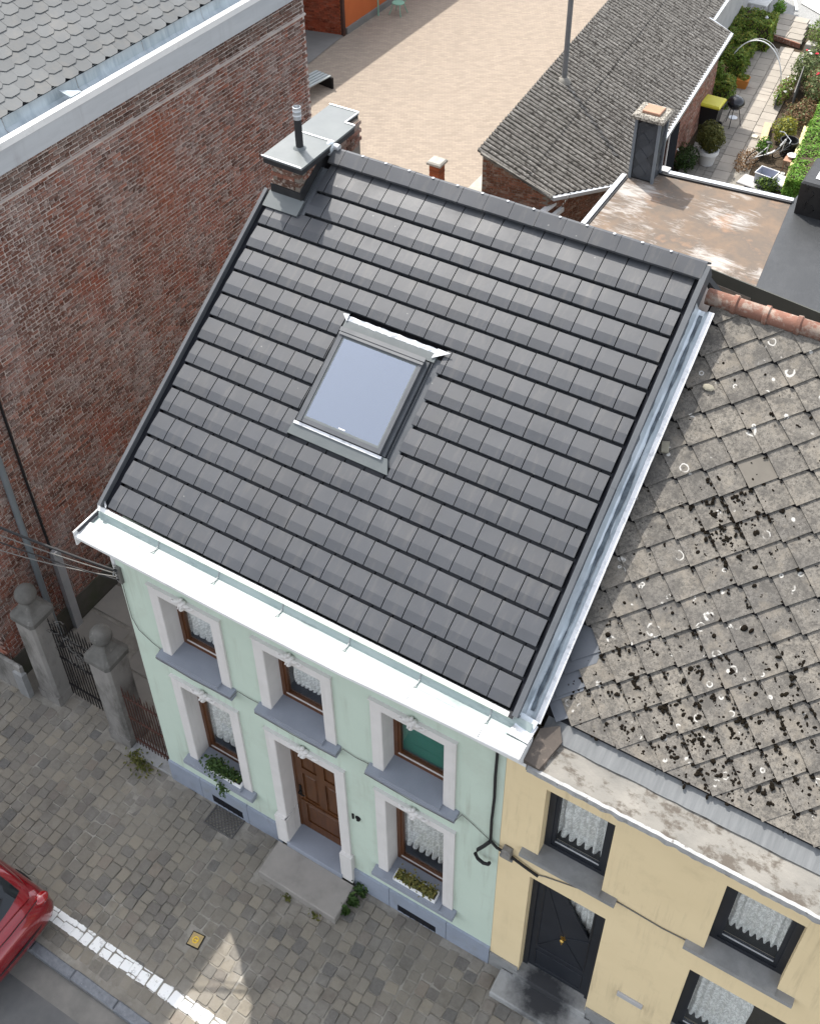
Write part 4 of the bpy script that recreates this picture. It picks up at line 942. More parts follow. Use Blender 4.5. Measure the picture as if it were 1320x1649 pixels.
# parapet ledge in front of the slates
led = empty('ledge', (9, 0, 6.4), yh)
m = MB(); nx = 70; xs = [6.64 + (13.9 - 6.64) * i / nx for i in range(nx + 1)]
prof = [(.36, 6.30), (.36, 6.60), (.22, 6.565), (.0, 6.53), (-.16, 6.505), (-.235, 6.495), (-.24, 6.42), (-.06, 6.33), (-.03, 6.22), (0.001, 6.20)]
for xq in xs: m.v += [(xq, y + .012 * noise.noise(Vector((xq * 3, y * 5, 2))), z + .012 * noise.noise(Vector((xq * 4, y * 7, 9)))) for y, z in prof]
q = len(prof); m.f += [(i * q + j, i * q + j + 1, (i + 1) * q + j + 1, (i + 1) * q + j) for i in range(nx) for j in range(q - 1)] + [tuple(range(q)), tuple(range(nx * q + q - 1, nx * q - 1, -1))]
m.build('ledge_body', 'concrete_ledge', led, smooth=True)
m = MB(); vs = []
for i in range(200):
    xq = 6.66 + (13.9 - 6.66) * i / 199; t = .016 * noise.noise(Vector((xq * 9, 3, 1)))
    vs += [(xq, -.212 + t, 6.508), (xq, -.252 + t * .5, 6.503), (xq, -.257 + t * .5, 6.415 + 2 * t), (xq, -.235, 6.41)]
m.add(vs, [(i * 4 + j, i * 4 + j + 1, i * 4 + 5 + j, i * 4 + 4 + j) for i in range(199) for j in range(3)]); m.build('ledge_lip', 'ledge_chip', led)
m = MB(); nx = 60; vs = []
for i in range(nx + 1):
    xq = 6.62 + 7.3 * i / nx; w = .004 * math.sin(xq * 9) + .012 * noise.noise(Vector((xq * 5, 0, 0)))
    vs += [(xq, .17 + w, 6.578), (xq, .22 + w * .6, 6.60), (xq, .34, 6.645), (xq, .46, 6.70)]
m.add(vs, [(i * 4 + j, i * 4 + 4 + j, i * 4 + 5 + j, i * 4 + j + 1) for i in range(nx) for j in range(3)]); m.build('zinc_strip', 'old_zinc', led, smooth=True)
MB().add([(6.60, -.23, 6.60), (6.80, -.23, 6.55), (6.90, .18, 6.63), (6.80, .32, 6.70), (6.62, .16, 6.72), (6.60, -.22, 6.50), (6.82, -.22, 6.48), (6.90, .20, 6.55), (6.80, .34, 6.6), (6.62, .16, 6.6)],
         [(0, 1, 2, 3, 4), (0, 5, 6, 1), (1, 6, 7, 2), (2, 7, 8, 3), (3, 8, 9, 4), (4, 9, 5, 0)]).build('corner_cap', 'brown_cap', led)

# slate roof
NR = Matrix(((1, 0, 0, 0), (0, CP, -SP, .38), (0, SP, CP, 6.69), (0, 0, 0, 1)))
yroof = MB().box(6.47, 14.0, .0, 5.62, -.06, -.022).build('roof', 'tile_under', yh, M=NR)
MB().box(6.47, 14.0, 0, 5.6, -.06, -.02).build('back_slope', 'new_slate', yh, M=Matrix(((1, 0, 0, 0), (0, CB, SB, 5.12), (0, -SB, CB, 9.74), (0, 0, 0, 1))))
def slate_mesh(pts, name='slate', mat='old_slate', t=.024, k=1.0):
    m = MB(); hh = lambda s: (.042 - .100 * s) * k
    m.add([(x, s, hh(s)) for x, s in pts] + [(x, s, hh(s) - t) for x, s in pts], [tuple(range(len(pts)))] + [(i, i + len(pts), (i + 1) % len(pts) + len(pts), (i + 1) % len(pts)) for i in range(len(pts))])
    return m.mesh(name, mat)
WD, HT = .2895, .463
full = [(0, 0), (.287, .279), (.287, .40), (.20, .46), (-.20, .46), (-.287, .40), (-.287, .279)]
sl_full = slate_mesh(full); sl_new = slate_mesh(full, mat='new_slate')
pm('plain_slate', (.135, .123, .105), (.115, .105, .09), 5, .9, .15)
sl_plain = slate_mesh(full, mat='plain_slate')
half_base = slate_mesh([(-WD, .0), (WD, .0), (WD + .004, .04), (.12, .26), (-.12, .26), (-WD - .004, .04)])
n_sl = 0
for cidx in range(-4, 16):
    xc = 7.502 + cidx * WD
    if xc < 6.52 or xc > 12: continue
    j0 = 0 if cidx % 2 == 0 else -.5
    for j in range(13):
        s = (j + (0 if cidx % 2 == 0 else .5)) * HT
        if s > 5.42: continue
        # the newly laid dark slates beside the valley
        edge = .02
        me = sl_full; 
        new = (xc < 6.85 and s < .35) or (xc < 6.60 and s < 1.9) or (xc < 6.7 and s < .9)
        if new: me = sl_new
        if cidx == -1 and 7 <= j <= 7: me = sl_plain if False else me
        if abs(xc - 7.79) < .05 and abs(s - 3.47) < .1: me = sl_plain
        dx = 0
        if xc - WD < 6.50:   # cut against the gutter
            cut = 6.50 - xc
            def clip(poly):
                o = []
                for (ax, as_), (bx, bs) in zip(poly, poly[1:] + poly[:1]):
                    if ax >= cut: o.append((ax, as_))
                    if (ax >= cut) != (bx >= cut): t = (cut - ax) / (bx - ax); o.append((cut, as_ + (bs - as_) * t))
                return o
            me = slate_mesh(clip(full), mat='new_slate' if new else 'old_slate')
        put('slate', me, yroof, NR @ Matrix.Translation((xc + jitter(.006), s + jitter(.008), jitter(.003))) @ Matrix.Rotation(jitter(.02), 4, 'Z') @ Matrix.Rotation(jitter(.012), 4, 'X')); n_sl += 1
for xq, sq in ((6.74, -.03), (6.60, .16), (6.62, .52)): put('slate', sl_new if xq > 6.7 else slate_mesh([(-.10, .06), (0, 0), (.287, .279), (.287, .40), (-.10, .40)], mat='new_slate'), yroof, NR @ Matrix.Translation((xq, sq, -.006 if sq < .4 else .0)))
for cidx in range(-3, 16, 2):                # part slates along the eave between the points
    xc = 7.502 + cidx * WD
    if xc < 6.9: continue
    tri = slate_mesh([(-WD + .03, .03), (WD - .03, .03), (.12, .30), (-.12, .30)])
    put('eave_slate', tri, yroof, NR @ Matrix.Translation((xc, -.012, -.008)))
# ridge of old clay tiles
rp = [(.10, .0), (.105, .33), (.125, .335), (.13, .40), (.118, .42)]
for k in range(14):
    xr = 6.40 + k * .415
    m = MB(); prof = [(.112, 0), (.112, .34), (.130, .345), (.135, .40), (.118, .415)]
    m.lathe(prof, (0, 0, 0), 18, Matrix.Translation((xr, 5.115, 9.80 + jitter(.006))) @ Matrix.Rotation(R_(90) + jitter(.01), 4, 'Y')); 
    m.build('ridge_tile', 'terracotta', yroof, smooth=True)
# moss cushions and loose stones
moss = MB(); mr = random.Random(3)
for _ in range(1700):
    cl = mr.random()
    if cl < .62: xq, s = mr.gauss(8.45, .85), abs(mr.gauss(.75, .6))
    elif cl < .8: xq, s = mr.gauss(7.75, .22), mr.gauss(3.0, .25)
    else: xq, s = mr.uniform(6.7, 11), mr.uniform(0, 5)
    # moss prefers the joints
    if mr.random() < .6:
        u = round((xq - 7.502) / WD + 2 * s / HT); d = (xq - 7.502) / WD + 2 * s / HT - u; xq -= d * WD * .5; s -= d * HT * .25
    if s < 0 or xq < 6.66: continue
    r = abs(mr.gauss(.006, .009)) + .004
    for _k in range(mr.choice((1, 1, 2, 3))):
        moss.ball((0, 0, 0), (r * mr.uniform(.7, 1.5), r * mr.uniform(.6, 1.1), r * .75), 8, 5, Matrix.Translation((xq + mr.gauss(0, r), s + mr.gauss(0, r), .014)) @ Matrix.Rotation(mr.uniform(0, 3), 4, 'Z'))
tag(moss.build('moss_cushions', 'moss', M=NR), kind='stuff', label='dark moss cushions on the weathered slates', cat='moss')
tag(MB().ball((0, 0, 0), (.085, .05, .018), 7, 5).build('loose_stone', 'loose_pale', M=NR @ Matrix.Translation((6.87, 4.50, .04)), smooth=False), 'flat pale stone lying on the slates near the clay ridge', 'stone')
tag(MB().bbox(-.05, .05, -.075, .075, 0, .04, .01).build('loose_mortar', 'loose_pale', M=NR @ Matrix.Translation((6.66, 3.58, .02)) @ Matrix.Rotation(.3, 4, 'Z')), 'mossy pale lump of mortar on the slates beside the zinc gutter', 'mortar lump')

# ================================================================== TALL BRICK BUILDING ON THE LEFT
XW = -3.65; LDX, LDZ = -.44, -.29
lb = thing('brick_building', (-8, 5, 0), 'tall old brick building with white cornice and grey slate roof', 'building')
lw = MB().box(-13, XW - .012, .02, 10.88, -.8, 10.3).build('wall', 'mortar', lb)
brm = MB().bbox(-.098, .098, -.0275, .0275, -.03, .014, .005, Matrix(((0, 0, 1, 0), (1, 0, 0, 0), (0, 1, 0, 0), (0, 0, 0, 1))))
bshare = brm.mesh('brick', 'old_brick'); bdark = brm.mesh('brick', 'dark_brick')
bl = []
zq = .62; c_i = 0
while zq < 10.25:
    y = .02 + (.0 if c_i % 2 else -.103)
    while y < 10.8:
        hdr = (c_i % 4 == 1)
        w = .108 if hdr else .216
        a_, b_ = max(y, .0), min(y + w, 10.89)
        if b_ - a_ > .05: bl.append(((a_ + b_) / 2, zq, b_ - a_ - .022))
        y += w
    zq += .0765; c_i += 1
bl.sort(key=lambda q: (not inframe((XW + LDX, q[0], q[1] + LDZ)), (Vector((XW + LDX, q[0], q[1] + LDZ)) - camp).length))
rest_a, rest_b = MB(), MB()
for i, (y, z, w) in enumerate(bl):
    set_ = z > 9.5
    M = Matrix.Translation((XW + jitter(.003) - .006, y + jitter(.006), z + jitter(.005))) @ Matrix.Rotation(jitter(.02), 4, 'X') @ Matrix.Diagonal((1, w / .196 * rnd.uniform(.95, 1.02), rnd.uniform(.86, 1.08), 1))
    if i < 300: put('brick', bdark if set_ else bshare, lw, M)
    else: (rest_b if set_ else rest_a).add(brm.v, [f for f in brm.f[1:]], M)
tag(rest_a.build('brick_field', 'old_brick', lw), kind='stuff'); tag(rest_b.build('upper_brick_field', 'dark_brick', lw), kind='stuff')
MB().prism([(XW - .02, .02, 9.46), (XW + .035, .02, 9.46), (XW + .04, .02, 9.49), (XW - .02, .02, 9.53)], (0, 10.86, 0)).build('ledge', 'mortar', lb)
box_('rendered_base', 'plinth_render', lb, XW - .005, XW + .03, .05, 10.85, -.6, .62)
# street front of the building (edge of it shows beside the gate)
box_('stone_plinth', 'stone_pillar', lb, -6.5, -3.20, -.06, .019, -.6, .91, bevel=.05)
box_('corner_stone', 'bluestone', lb, -3.40, -3.15, -.10, .015, -.6, .72, bevel=.04)
m = MB()
for i in range(30):
    for k in range(14): m.bbox(-6.5 + k * .206 + (.1 if i % 2 else 0), -6.5 + k * .206 + .194 + (.1 if i % 2 else 0), .94 + i * .0722, .94 + i * .0722 + .06, 0, .012, .003, Matrix(((1, 0, 0, 0), (0, 0, -1, .015), (0, 1, 0, 0), (0, 0, 0, 1))))
tag(m.build('front_brick_field', 'old_brick', lw), kind='stuff')
# cornice: boarded fascia, zinc box gutter, slates
MB().prism([(XW - .3, 0, 10.20), (-3.20, 0, 10.20), (-3.20, 0, 10.57), (-3.215, 0, 10.57), (XW - .3, 0, 10.24)], (0, 11.2, 0)).build('fascia', 'annex_render', lb)
box_('fascia_board', 'fascia_paint', lb, -3.199, -3.185, -.1, 11.22, 10.205, 10.575)
MB().prism([(-3.17, -.1, 10.577), (-3.17, -.1, 10.69), (-3.27, -.1, 10.70), (-3.27, -.1, 10.577)], (0, 11.32, 0)).build('gutter_lip', 'cornice_white', lb)
for k in range(8):
    m = MB(); ya, yb = -.1 + k * 1.55, -.1 + (k + 1) * 1.55 - .01
    sec = [(-3.27, 10.70), (-3.29, 10.62), (-3.40, 10.60), (-3.47, 10.66), (-3.50, 10.86)]
    nn = 8
    for j in range(nn + 1):
        m.v += [(x + jitter(.002), ya + (yb - ya) * j / nn, z + jitter(.006)) for x, z in sec]
    m.f += [(j * 5 + i, j * 5 + i + 1, j * 5 + 6 + i, j * 5 + 5 + i) for j in range(nn) for i in range(4)]
    m.build('zinc_gutter', 'gutter_zinc', lb, smooth=True)
MB().prism([(-3.262, 4.16, 10.71), (-3.262, 4.40, 10.71), (-3.31, 4.36, 10.725), (-3.45, 4.12, 10.80)], (0, 0, .012)).build('gutter_flap', 'gutter_zinc', lb)
LR = Matrix(((0, -math.cos(R_(30)), math.sin(R_(30)), -3.46), (1, 0, 0, 0), (0, math.sin(R_(30)), math.cos(R_(30)), 10.86), (0, 0, 0, 1)))   # local x = Y, s = up-slope
lroof = MB().box(-.1, 11.4, 0.02, 6.0, -.08, -.022).build('roof', 'dark_slot', lb, M=LR)
hexp = [(-.085, 0), (.085, 0), (.148, .055), (.148, .40), (-.148, .40), (-.148, .055)]
gs = slate_mesh(hexp, mat='grey_slate', t=.008, k=.55)
rest = MB(); cand = []
for r in range(24):
    for k in range(39): cand.append((k * .30 + (.15 if r % 2 else 0), r * .205))
cand.sort(key=lambda q: (not inframe(LR @ Vector((q[0], q[1], 0)) + Vector((LDX, 0, LDZ))), (LR @ Vector((q[0], q[1], 0)) - camp).length))
for i, (u, s) in enumerate(cand):
    M = LR @ Matrix.Translation((u + jitter(.003), s + jitter(.004), jitter(.002))) @ Matrix.Rotation(jitter(.008), 4, 'Z')
    if i < 300: put('slate', gs, lroof, M)
    else: rest.add([v.co[:] for v in gs.vertices], [tuple(p.vertices) for p in gs.polygons], M)
tag(rest.build('slate_field', 'grey_slate', lroof), kind='stuff')
lb.location.x += LDX; lb.location.z += LDZ
XP = XW + LDX
# pipes on that wall
tag(MB().tube([(XP + .09, 1.16, 6.2), (XP + .09, 1.16, -.3)], .06, 12).build('drain_pipe', 'pipe_grey'), 'grey drain pipe running down the old brick wall above the gate', 'pipe')
cable('brick_wall_cable', [(XP + .04, 1.50, 7.8), (XP + .05, 1.55, 6.0), (XP + .04, 1.57, 4.0), (XP + .05, 1.60, 2.05)], .028, 'cable_black', 'black cable running down the old brick wall into a metal duct')
tag(box_('cable_duct', 'galvanised', None, XP + .02, XP + .14, 1.56, 1.73, -.35, 2.0, bevel=.02), 'pale metal cable duct at the foot of the brick wall', 'duct')

# ================================================================== GATES
def gate_pillar(name, xc, yc, top, label):
    t = thing(name, (xc, yc, gz(xc)), label, 'gate pillar', 'stone pillars with ball tops')
    b = gz(xc) - .1; h = .25
    MB().box(xc - h - .008, xc + h + .008, yc - h - .008, yc + h + .008, b, b + .36).build('pillar_base', 'stone_pillar', t)
    m = MB(); c = .05; hh = h
    o = [(-hh + c, -hh), (hh - c, -hh), (hh, -hh + c), (hh, hh - c), (hh - c, hh), (-hh + c, hh), (-hh, hh - c), (-hh, -hh + c)]
    m.prism([(xc + x, yc + y, b + .36) for x, y in o], (0, 0, top - b - .36)); m.build('shaft', 'stone_pillar', t)
    MB().prism([(xc + x * 1.16, yc + y * 1.16, top) for x, y in o], (0, 0, .10)).build('capital', 'stone_dark', t)
    m = MB(); k = [(1.16, 0), (1.0, .06), (.72, .13), (.45, .26), (.40, .30)]
    for f, z in k: m.v += [(xc + x * f, yc + y * f, top + .10 + z) for x, y in o]
    m.f += [(i * 8 + j, i * 8 + (j + 1) % 8, i * 8 + 8 + (j + 1) % 8, i * 8 + 8 + j) for i in range(4) for j in range(8)] + [tuple(range(32, 40))]
    m.build('neck', 'stone_dark', t)
    MB().ball((xc, yc, top + .10 + .30 + .165), .195, 18, 12).build('ball', 'stone_dark', t, smooth=True)
gate_pillar('gate_pillar', -3.20, .32, 2.12, 'stone gate pillar with ball top against the brick building')
gate_pillar('gate_pillar', -1.40, .30, 2.20, 'stone gate pillar with ball top between the two iron gates')
def iron_gate(name, x0, x1, y, z0, z1, n, mat, label, rails, scroll=False):
    t = thing(name, ((x0 + x1) / 2, y, z0), label, 'gate')
    for k in range(n + 1):
        xq = x0 + (x1 - x0) * k / n; zt = z1 + (.10 if k % 2 == 0 else .0) + (.12 * math.sin(math.pi * k / n) if scroll else 0)
        MB().tube([(xq, y, z0), (xq, y, zt), (xq, y, zt + .09)], [.012, .012, .001], 6).build('bar', mat, t)
    for z in rails: box_('rail', mat, t, x0 - .02, x1 + .02, y - .012, y + .012, z - .02, z + .02)
    return t
g1 = iron_gate('driveway_gate', -2.90, -1.70, .38, gz(-2.3) + .06, 1.95, 16, 'iron_black', 'tall black iron gate between the two stone pillars', (.1, .95, 1.75), True)
m = MB()
for k in range(5):
    cx = -2.75 + k * .23
    m.tube([(cx + .09 * math.cos(a) * (1 - i / 22), .38, 1.42 + .13 * math.sin(a) * (1 - i / 22)) for i, a in enumerate([j * .55 for j in range(20)])], .010, 5)
m.build('scrollwork', 'iron_black', g1)
g2 = iron_gate('garden_gate', -1.08, -.16, .16, gz(-.6) + .10, 1.50, 13, 'iron_rust', 'low rusty iron gate beside the mint house', (.02, .72, 1.38))
tag(box_('gate_threshold', 'bluestone', None, -1.14, -.11, -.02, .30, gz(-1) - .1, gz(-.6) + .055, bevel=.015), 'narrow stone threshold under the rusty iron gate', 'threshold')
# dry creeper on the black gate
m = MB()
for k in range(26):
    a = Vector((rnd.uniform(-2.9, -1.75), .36 + jitter(.06), rnd.uniform(1.2, 2.1))); p = [tuple(a)]
    for _ in range(6): a = a + Vector((jitter(.14), jitter(.05), jitter(.12) - .02)); p.append(tuple(a))
    m.tube(p, .006, 4)
tag(m.build('dry_creeper', 'stone_dark'), 'bare dry creeper stems tangled in the black iron gate', 'plant')

# overhead wires to the corner of the mint house
E0 = (-.04, -.06, 5.70)
for k, (end, d, r, mt, lab) in enumerate((((-6.5, -2.0, 8.6), .35, .022, 'cable_black', 'thickest black overhead wire reaching the mint house corner'), ((-6.5, -2.1, 8.35), .40, .010, 'cable_pale', 'uppermost thin pale overhead wire at the mint house corner'),
                                     ((-6.6, -2.1, 8.1), .75, .009, 'cable_pale', 'slack thin pale overhead wire hanging lowest by the mint house'), ((-6.5, -2.2, 8.5), .50, .012, 'cable_black', 'thin black overhead wire below the thickest one'))):
    cable('overhead_wire', sag(end, (E0[0], E0[1], E0[2] - .07 * k), d), r, mt, lab, 'wire', 'overhead wires')
ins = thing('wire_bracket', (-.04, -.03, 5.6), 'small metal wire bracket on the left corner of the mint house', 'bracket')
box_('bracket_plate', 'cable_pale', ins, -.08, .0, -.05, -.002, 5.40, 5.75); MB().tube([(-.04, -.05, 5.68), (-.06, -.10, 5.70), (-.04, -.13, 5.66)], .012, 6).build('hook', 'grey_metal', ins)

# ================================================================== SMALL STREET THINGS
step = tag(MB().add([(2.335, -.70, -.13), (3.865, -.715, -.09), (3.85, -.122, -.08), (2.33, -.122, -.13), (2.335, -.70, .075), (3.865, -.715, .085), (3.85, -.122, .10), (2.33, -.122, .10), (2.35, -.685, .088), (3.85, -.70, .098), (3.84, -.122, .115), (2.345, -.122, .115)],
    [(0, 1, 5, 4), (1, 2, 6, 5), (3, 0, 4, 7), (4, 5, 9, 8), (5, 6, 10, 9), (7, 4, 8, 11), (8, 9, 10, 11), (2, 3, 7, 6), (6, 7, 11, 10)])  .build('door_step', 'step_stone'), 'large worn grey stone doorstep in front of the brown wooden door', 'step')
gr = thing('cellar_grate', (1.2, -.2, gz(1.2)), 'diamond patterned iron cellar grate set in the pavement', 'grate')
GM = Matrix.Translation((1.21, -.215, gz(1.2) + .002)) @ Matrix.Rotation(-SL, 4, 'Y')
MB().box(-.31, .31, -.20, .20, -.06, -.02, GM).build('grate_bed', 'dark_slot', gr)
m = MB().box(-.31, .31, -.2, -.18, -.02, .012, GM).box(-.31, .31, .18, .2, -.02, .012, GM).box(-.31, -.29, -.18, .18, -.02, .012, GM).box(.29, .31, -.18, .18, -.02, .012, GM)
m.build('grate_frame', 'cast_iron', gr)
m = MB()
for s_ in (-1, 1):
    for k in range(-7, 8):
        c = k * .075; pts = []
        for t in (-1, 1):
            pass
        # clip the diagonal y = s_*(x - c)
        lo = max(-.29, c - .18) ; hi = min(.29, c + .18)
        if hi - lo < .03: continue
        m.tube([(lo, s_ * (lo - c), 0.0), (hi, s_ * (hi - c), 0.0)], .009, 5, GM)
m.build('grate_bars', 'cast_iron', gr)
mh = thing('valve_cover', (2.06, -2.03, gz(2.06)), 'small square yellow valve cover set in the cobbles', 'cover')
VM = Matrix.Translation((2.06, -2.03, gz(2.06) + .004)) @ Matrix.Rotation(-SL, 4, 'Y') @ Matrix.Rotation(.12, 4, 'Z')
MB().box(-.115, .115, -.115, .115, -.05, .0, VM).build('cover_frame', 'iron_black', mh)
pm('valve_yellow', (.42, .30, .12), (.33, .25, .12), 20, .7, .3, dirt=((.2, .17, .12), 14, .5, .7, .6)); pm('valve_paint', (.70, .46, .04), None, 20, .6, .3)
MB().box(-.098, .098, -.098, .098, .0, .006, VM).build('cover_plate', 'valve_yellow', mh)
m = MB()
m.tube([(.045 * math.cos(a), .045 * math.sin(a), .008) for a in [i * math.pi / 10 for i in range(0, 21)]], .010, 5, VM).tube([(-.05, .0, .008), (.05, .0, .008)], .008, 5, VM)
m.build('cover_mark', 'valve_paint', mh)

def weeds(name, spots, label, mat='leaf_dark', size=.05):
    m = MB()
    for (x, y, r, n, h) in spots:
        b = leaves(n, lambda: ((x + rnd.gauss(0, r), y + rnd.gauss(0, r * .6), gz(x) + .02 + abs(rnd.gauss(0, h))), (0, 0, 1)), size, 2.2)
        m.add(b.v, b.f)
    return tag(m.build(name, mat), label, 'weeds', kind='stuff')
weeds('weed_tuft', [(3.93, -.30, .05, 90, .10), (3.96, -.10, .05, 60, .14), (3.90, -.48, .04, 50, .06)], 'green weeds growing at the right end of the large doorstep')
weeds('weed_tuft', [(2.95, -.76, .05, 25, .03), (3.5, -.77, .05, 20, .02)], 'sparse grass along the front edge of the large doorstep', 'leaf_olive', .03)
weeds('weed_tuft', [(-.75, -.12, .16, 110, .05), (-.95, -.06, .08, 60, .07)], 'grass tuft at the foot of the rusty iron gate', 'leaf_olive', .035)
# window boxes
def window_box(xc, w, z, label, trail, mat, flo):
    t = thing('window_box', (xc, -.02, z), label, 'planter')
    m = MB().box(xc - w / 2, xc + w / 2, -.10, -.088, z, z + .13).box(xc - w / 2, xc + w / 2, .048, .06, z, z + .13).box(xc - w / 2, xc - w / 2 + .012, -.088, .048, z, z + .13).box(xc + w / 2 - .012, xc + w / 2, -.088, .048, z, z + .13).box(xc - w / 2 + .012, xc + w / 2 - .012, -.088, .048, z, z + .02)
    m.build('trough', 'white_plastic', t)
    MB().box(xc - w / 2 + .012, xc + w / 2 - .012, -.088, .048, z + .02, z + .10).build('soil', 'soil', t)
    def smp():
        xx = xc + rnd.uniform(-.5, .5) * w * .92; return (xx, -.02 + rnd.gauss(0, .05), z + .12 + abs(rnd.gauss(0, .055))), (0, -.3, 1)
    b = leaves(420, smp, .032, 1.5)
    if trail:
        c = leaves(300, lambda: ((xc - .22 + rnd.gauss(0, .11), -.03 + rnd.gauss(0, .06), z + .17 + rnd.gauss(0, .09)), (0, -.5, 1)), .04, 1.4); b.add(c.v, c.f)
        c = leaves(110, lambda: ((xc - .02 + rnd.gauss(0, .06), -.16 + rnd.gauss(0, .03), z - .16 + rnd.gauss(0, .13)), (0, -1, .3)), .04, 1.4); b.add(c.v, c.f)
    b.build('foliage', mat, t)
    if flo:
        f = MB()
        for _ in range(flo): f.ball((xc + rnd.uniform(-.45, .45) * w, -.03 + rnd.gauss(0, .05), z + .20 + jitter(.03)), .012, 6, 4)
        f.build('blossom', 'leaf_yellow', t)
window_box(1.30, .68, 1.10, 'white window box with trailing green plant on the left sill', True, 'leaf_dark', 10)
window_box(4.98, .74, 1.10, 'white window box full of small olive leaves on the right sill', False, 'leaf_box', 14)

# ================================================================== RED CAR
car = thing('parked_car', (-1.9, -3.62, -.3), 'shiny red hatchback car parked half on the kerb', 'car')
CYC, CZ = -3.63, -.30
def ring(x, w, zb, zt, n=24, p=3.2, rake=0.0):
    o = []
    for k in range(n):
        a = 2 * math.pi * k / n; c, s = math.cos(a), math.sin(a)
        yy = math.copysign(abs(c) ** (2 / p), c) * w; zz = math.copysign(abs(s) ** (2 / p), s)
        zc, zh = (zb + zt) / 2, (zt - zb) / 2
        tumble = 1 - .10 * max(0, zz)
        o.append((x + rake * zz, CYC + yy * tumble, CZ + zc + zh * zz))
    return o
def loft(rings):
    m = MB(); n = len(rings[0])
    for r in rings: m.v += r
    m.f += [(i * n + k, (i + 1) * n + k, (i + 1) * n + (k + 1) % n, i * n + (k + 1) % n) for i in range(len(rings) - 1) for k in range(n)] + [tuple(range(n)), tuple(range(len(rings) * n - 1, (len(rings) - 1) * n - 1, -1))]
    return m
body = loft([ring(.06, .42, .40, .66), ring(.045, .60, .32, .74), ring(.01, .74, .26, .80), ring(-.05, .815, .22, .86), ring(-.16, .85, .20, .93), ring(-.35, .87, .19, .98), ring(-.8, .88, .19, .99), ring(-1.6, .88, .19, .97), ring(-2.5, .88, .19, .95), ring(-3.0, .875, .19, .89), ring(-3.4, .85, .2, .83), ring(-3.7, .78, .22, .75), ring(-3.88, .62, .28, .66), ring(-3.94, .45, .34, .58)])
body.build('body', 'car_red', car, smooth=True)
gh = loft([ring(-.20, .58, .90, .99, p=2.6), ring(-.30, .66, .90, 1.07, p=2.8), ring(-.52, .70, .90, 1.26, p=3), ring(-.80, .705, .90, 1.41, p=3.2), ring(-1.2, .71, .90, 1.47, p=3.4), ring(-1.8, .71, .90, 1.46, p=3.4), ring(-2.3, .70, .90, 1.27, p=3), ring(-2.75, .66, .88, .97, p=2.8)])
gh.build('cabin', 'car_red', car, smooth=True)
def on_cabin(x, y):
    """height of the cabin surface above (x, y) from the loft parameters"""
    st = [(-.20, .58, .99, 2.6), (-.30, .66, 1.07, 2.8), (-.52, .70, 1.26, 3), (-.80, .705, 1.41, 3.2), (-1.2, .71, 1.47, 3.4)]
    for (xa, wa, za, pa), (xb, wb, zb, pb) in zip(st, st[1:]):
        if xb <= x <= xa:
            t = (x - xa) / (xb - xa); w = wa + (wb - wa) * t; z = za + (zb - za) * t; p = pa + (pb - pa) * t
            c = min(.999, abs(y) / w); h = (z - .90) / 2; zz = (1 - c ** p) ** (1 / p)
            return .90 + h + h * zz
    return 1.4
m = MB(); nu, nv = 14, 8; vs = []
for j in range(nv + 1):
    for i in range(nu + 1):
        t = i / nu * 2 - 1; v = j / nv
        y = t * (.545 - .03 * v); x = -.275 - .075 * t * t * (1 - v) - v * .42
        vs.append((x + .012, CYC + y, CZ + on_cabin(x, y) + .008))
m.add(vs, [(j * (nu + 1) + i, j * (nu + 1) + i + 1, (j + 1) * (nu + 1) + i + 1, (j + 1) * (nu + 1) + i) for j in range(nv) for i in range(nu)])
m.build('rear_window', 'car_glass', car, smooth=True)
MB().tube([(-.30, CYC - .05, CZ + 1.105), (-.42, CYC + .30, CZ + 1.215)], .012, 6).build('wiper', 'car_dark', car)
for s in (-1, 1):
    MB().ball((-.115, CYC + s * .70, CZ + .80), (.10, .13, .075), 14, 10).build('tail_light', 'lamp_red', car, smooth=True)
    for xw in (-.78, -3.2):
        w = MB().lathe([(.20, -.09), (.30, -.09), (.315, -.05), (.315, .05), (.30, .09), (.20, .09)], (0, 0, 0), 24, Matrix.Translation((xw, CYC + s * .80, CZ + .315)) @ Matrix.Rotation(R_(90), 4, 'X')).build('wheel', 'car_rubber', car, smooth=True)
        MB().lathe([(.19, -.05), (.19, .05)], (0, 0, 0), 20, Matrix.Translation((xw, CYC + s * .855, CZ + .315)) @ Matrix.Rotation(R_(90), 4, 'X')).build('rim', 'galvanised', w)
    MB().prism([(-.85, CYC + s * .70, CZ + 1.0), (-2.2, CYC + s * .70, CZ + 1.0), (-1.95, CYC + s * .66, CZ + 1.34), (-1.0, CYC + s * .66, CZ + 1.36)], (0, s * .02, 0)).build('side_window', 'car_glass', car)
    MB().ball((-2.35, CYC + s * .95, CZ + 1.0), (.07, .10, .07), 10, 8).build('mirror', 'car_red', car, smooth=True)
MB().tube([(-.02, CYC - .70, CZ + .52), (.055, CYC - .40, CZ + .52), (.075, CYC, CZ + .52), (.055, CYC + .40, CZ + .52), (-.02, CYC + .70, CZ + .52)], .02, 6).build('bumper_strip', 'car_dark', car)
MB().tube([(-.09, CYC - .62, CZ + .905), (-.06, CYC - .3, CZ + .905), (-.05, CYC, CZ + .905), (-.06, CYC + .3, CZ + .905), (-.09, CYC + .62, CZ + .905)], .008, 5).build('tailgate_seam', 'car_dark', car)

car.location.x -= .12

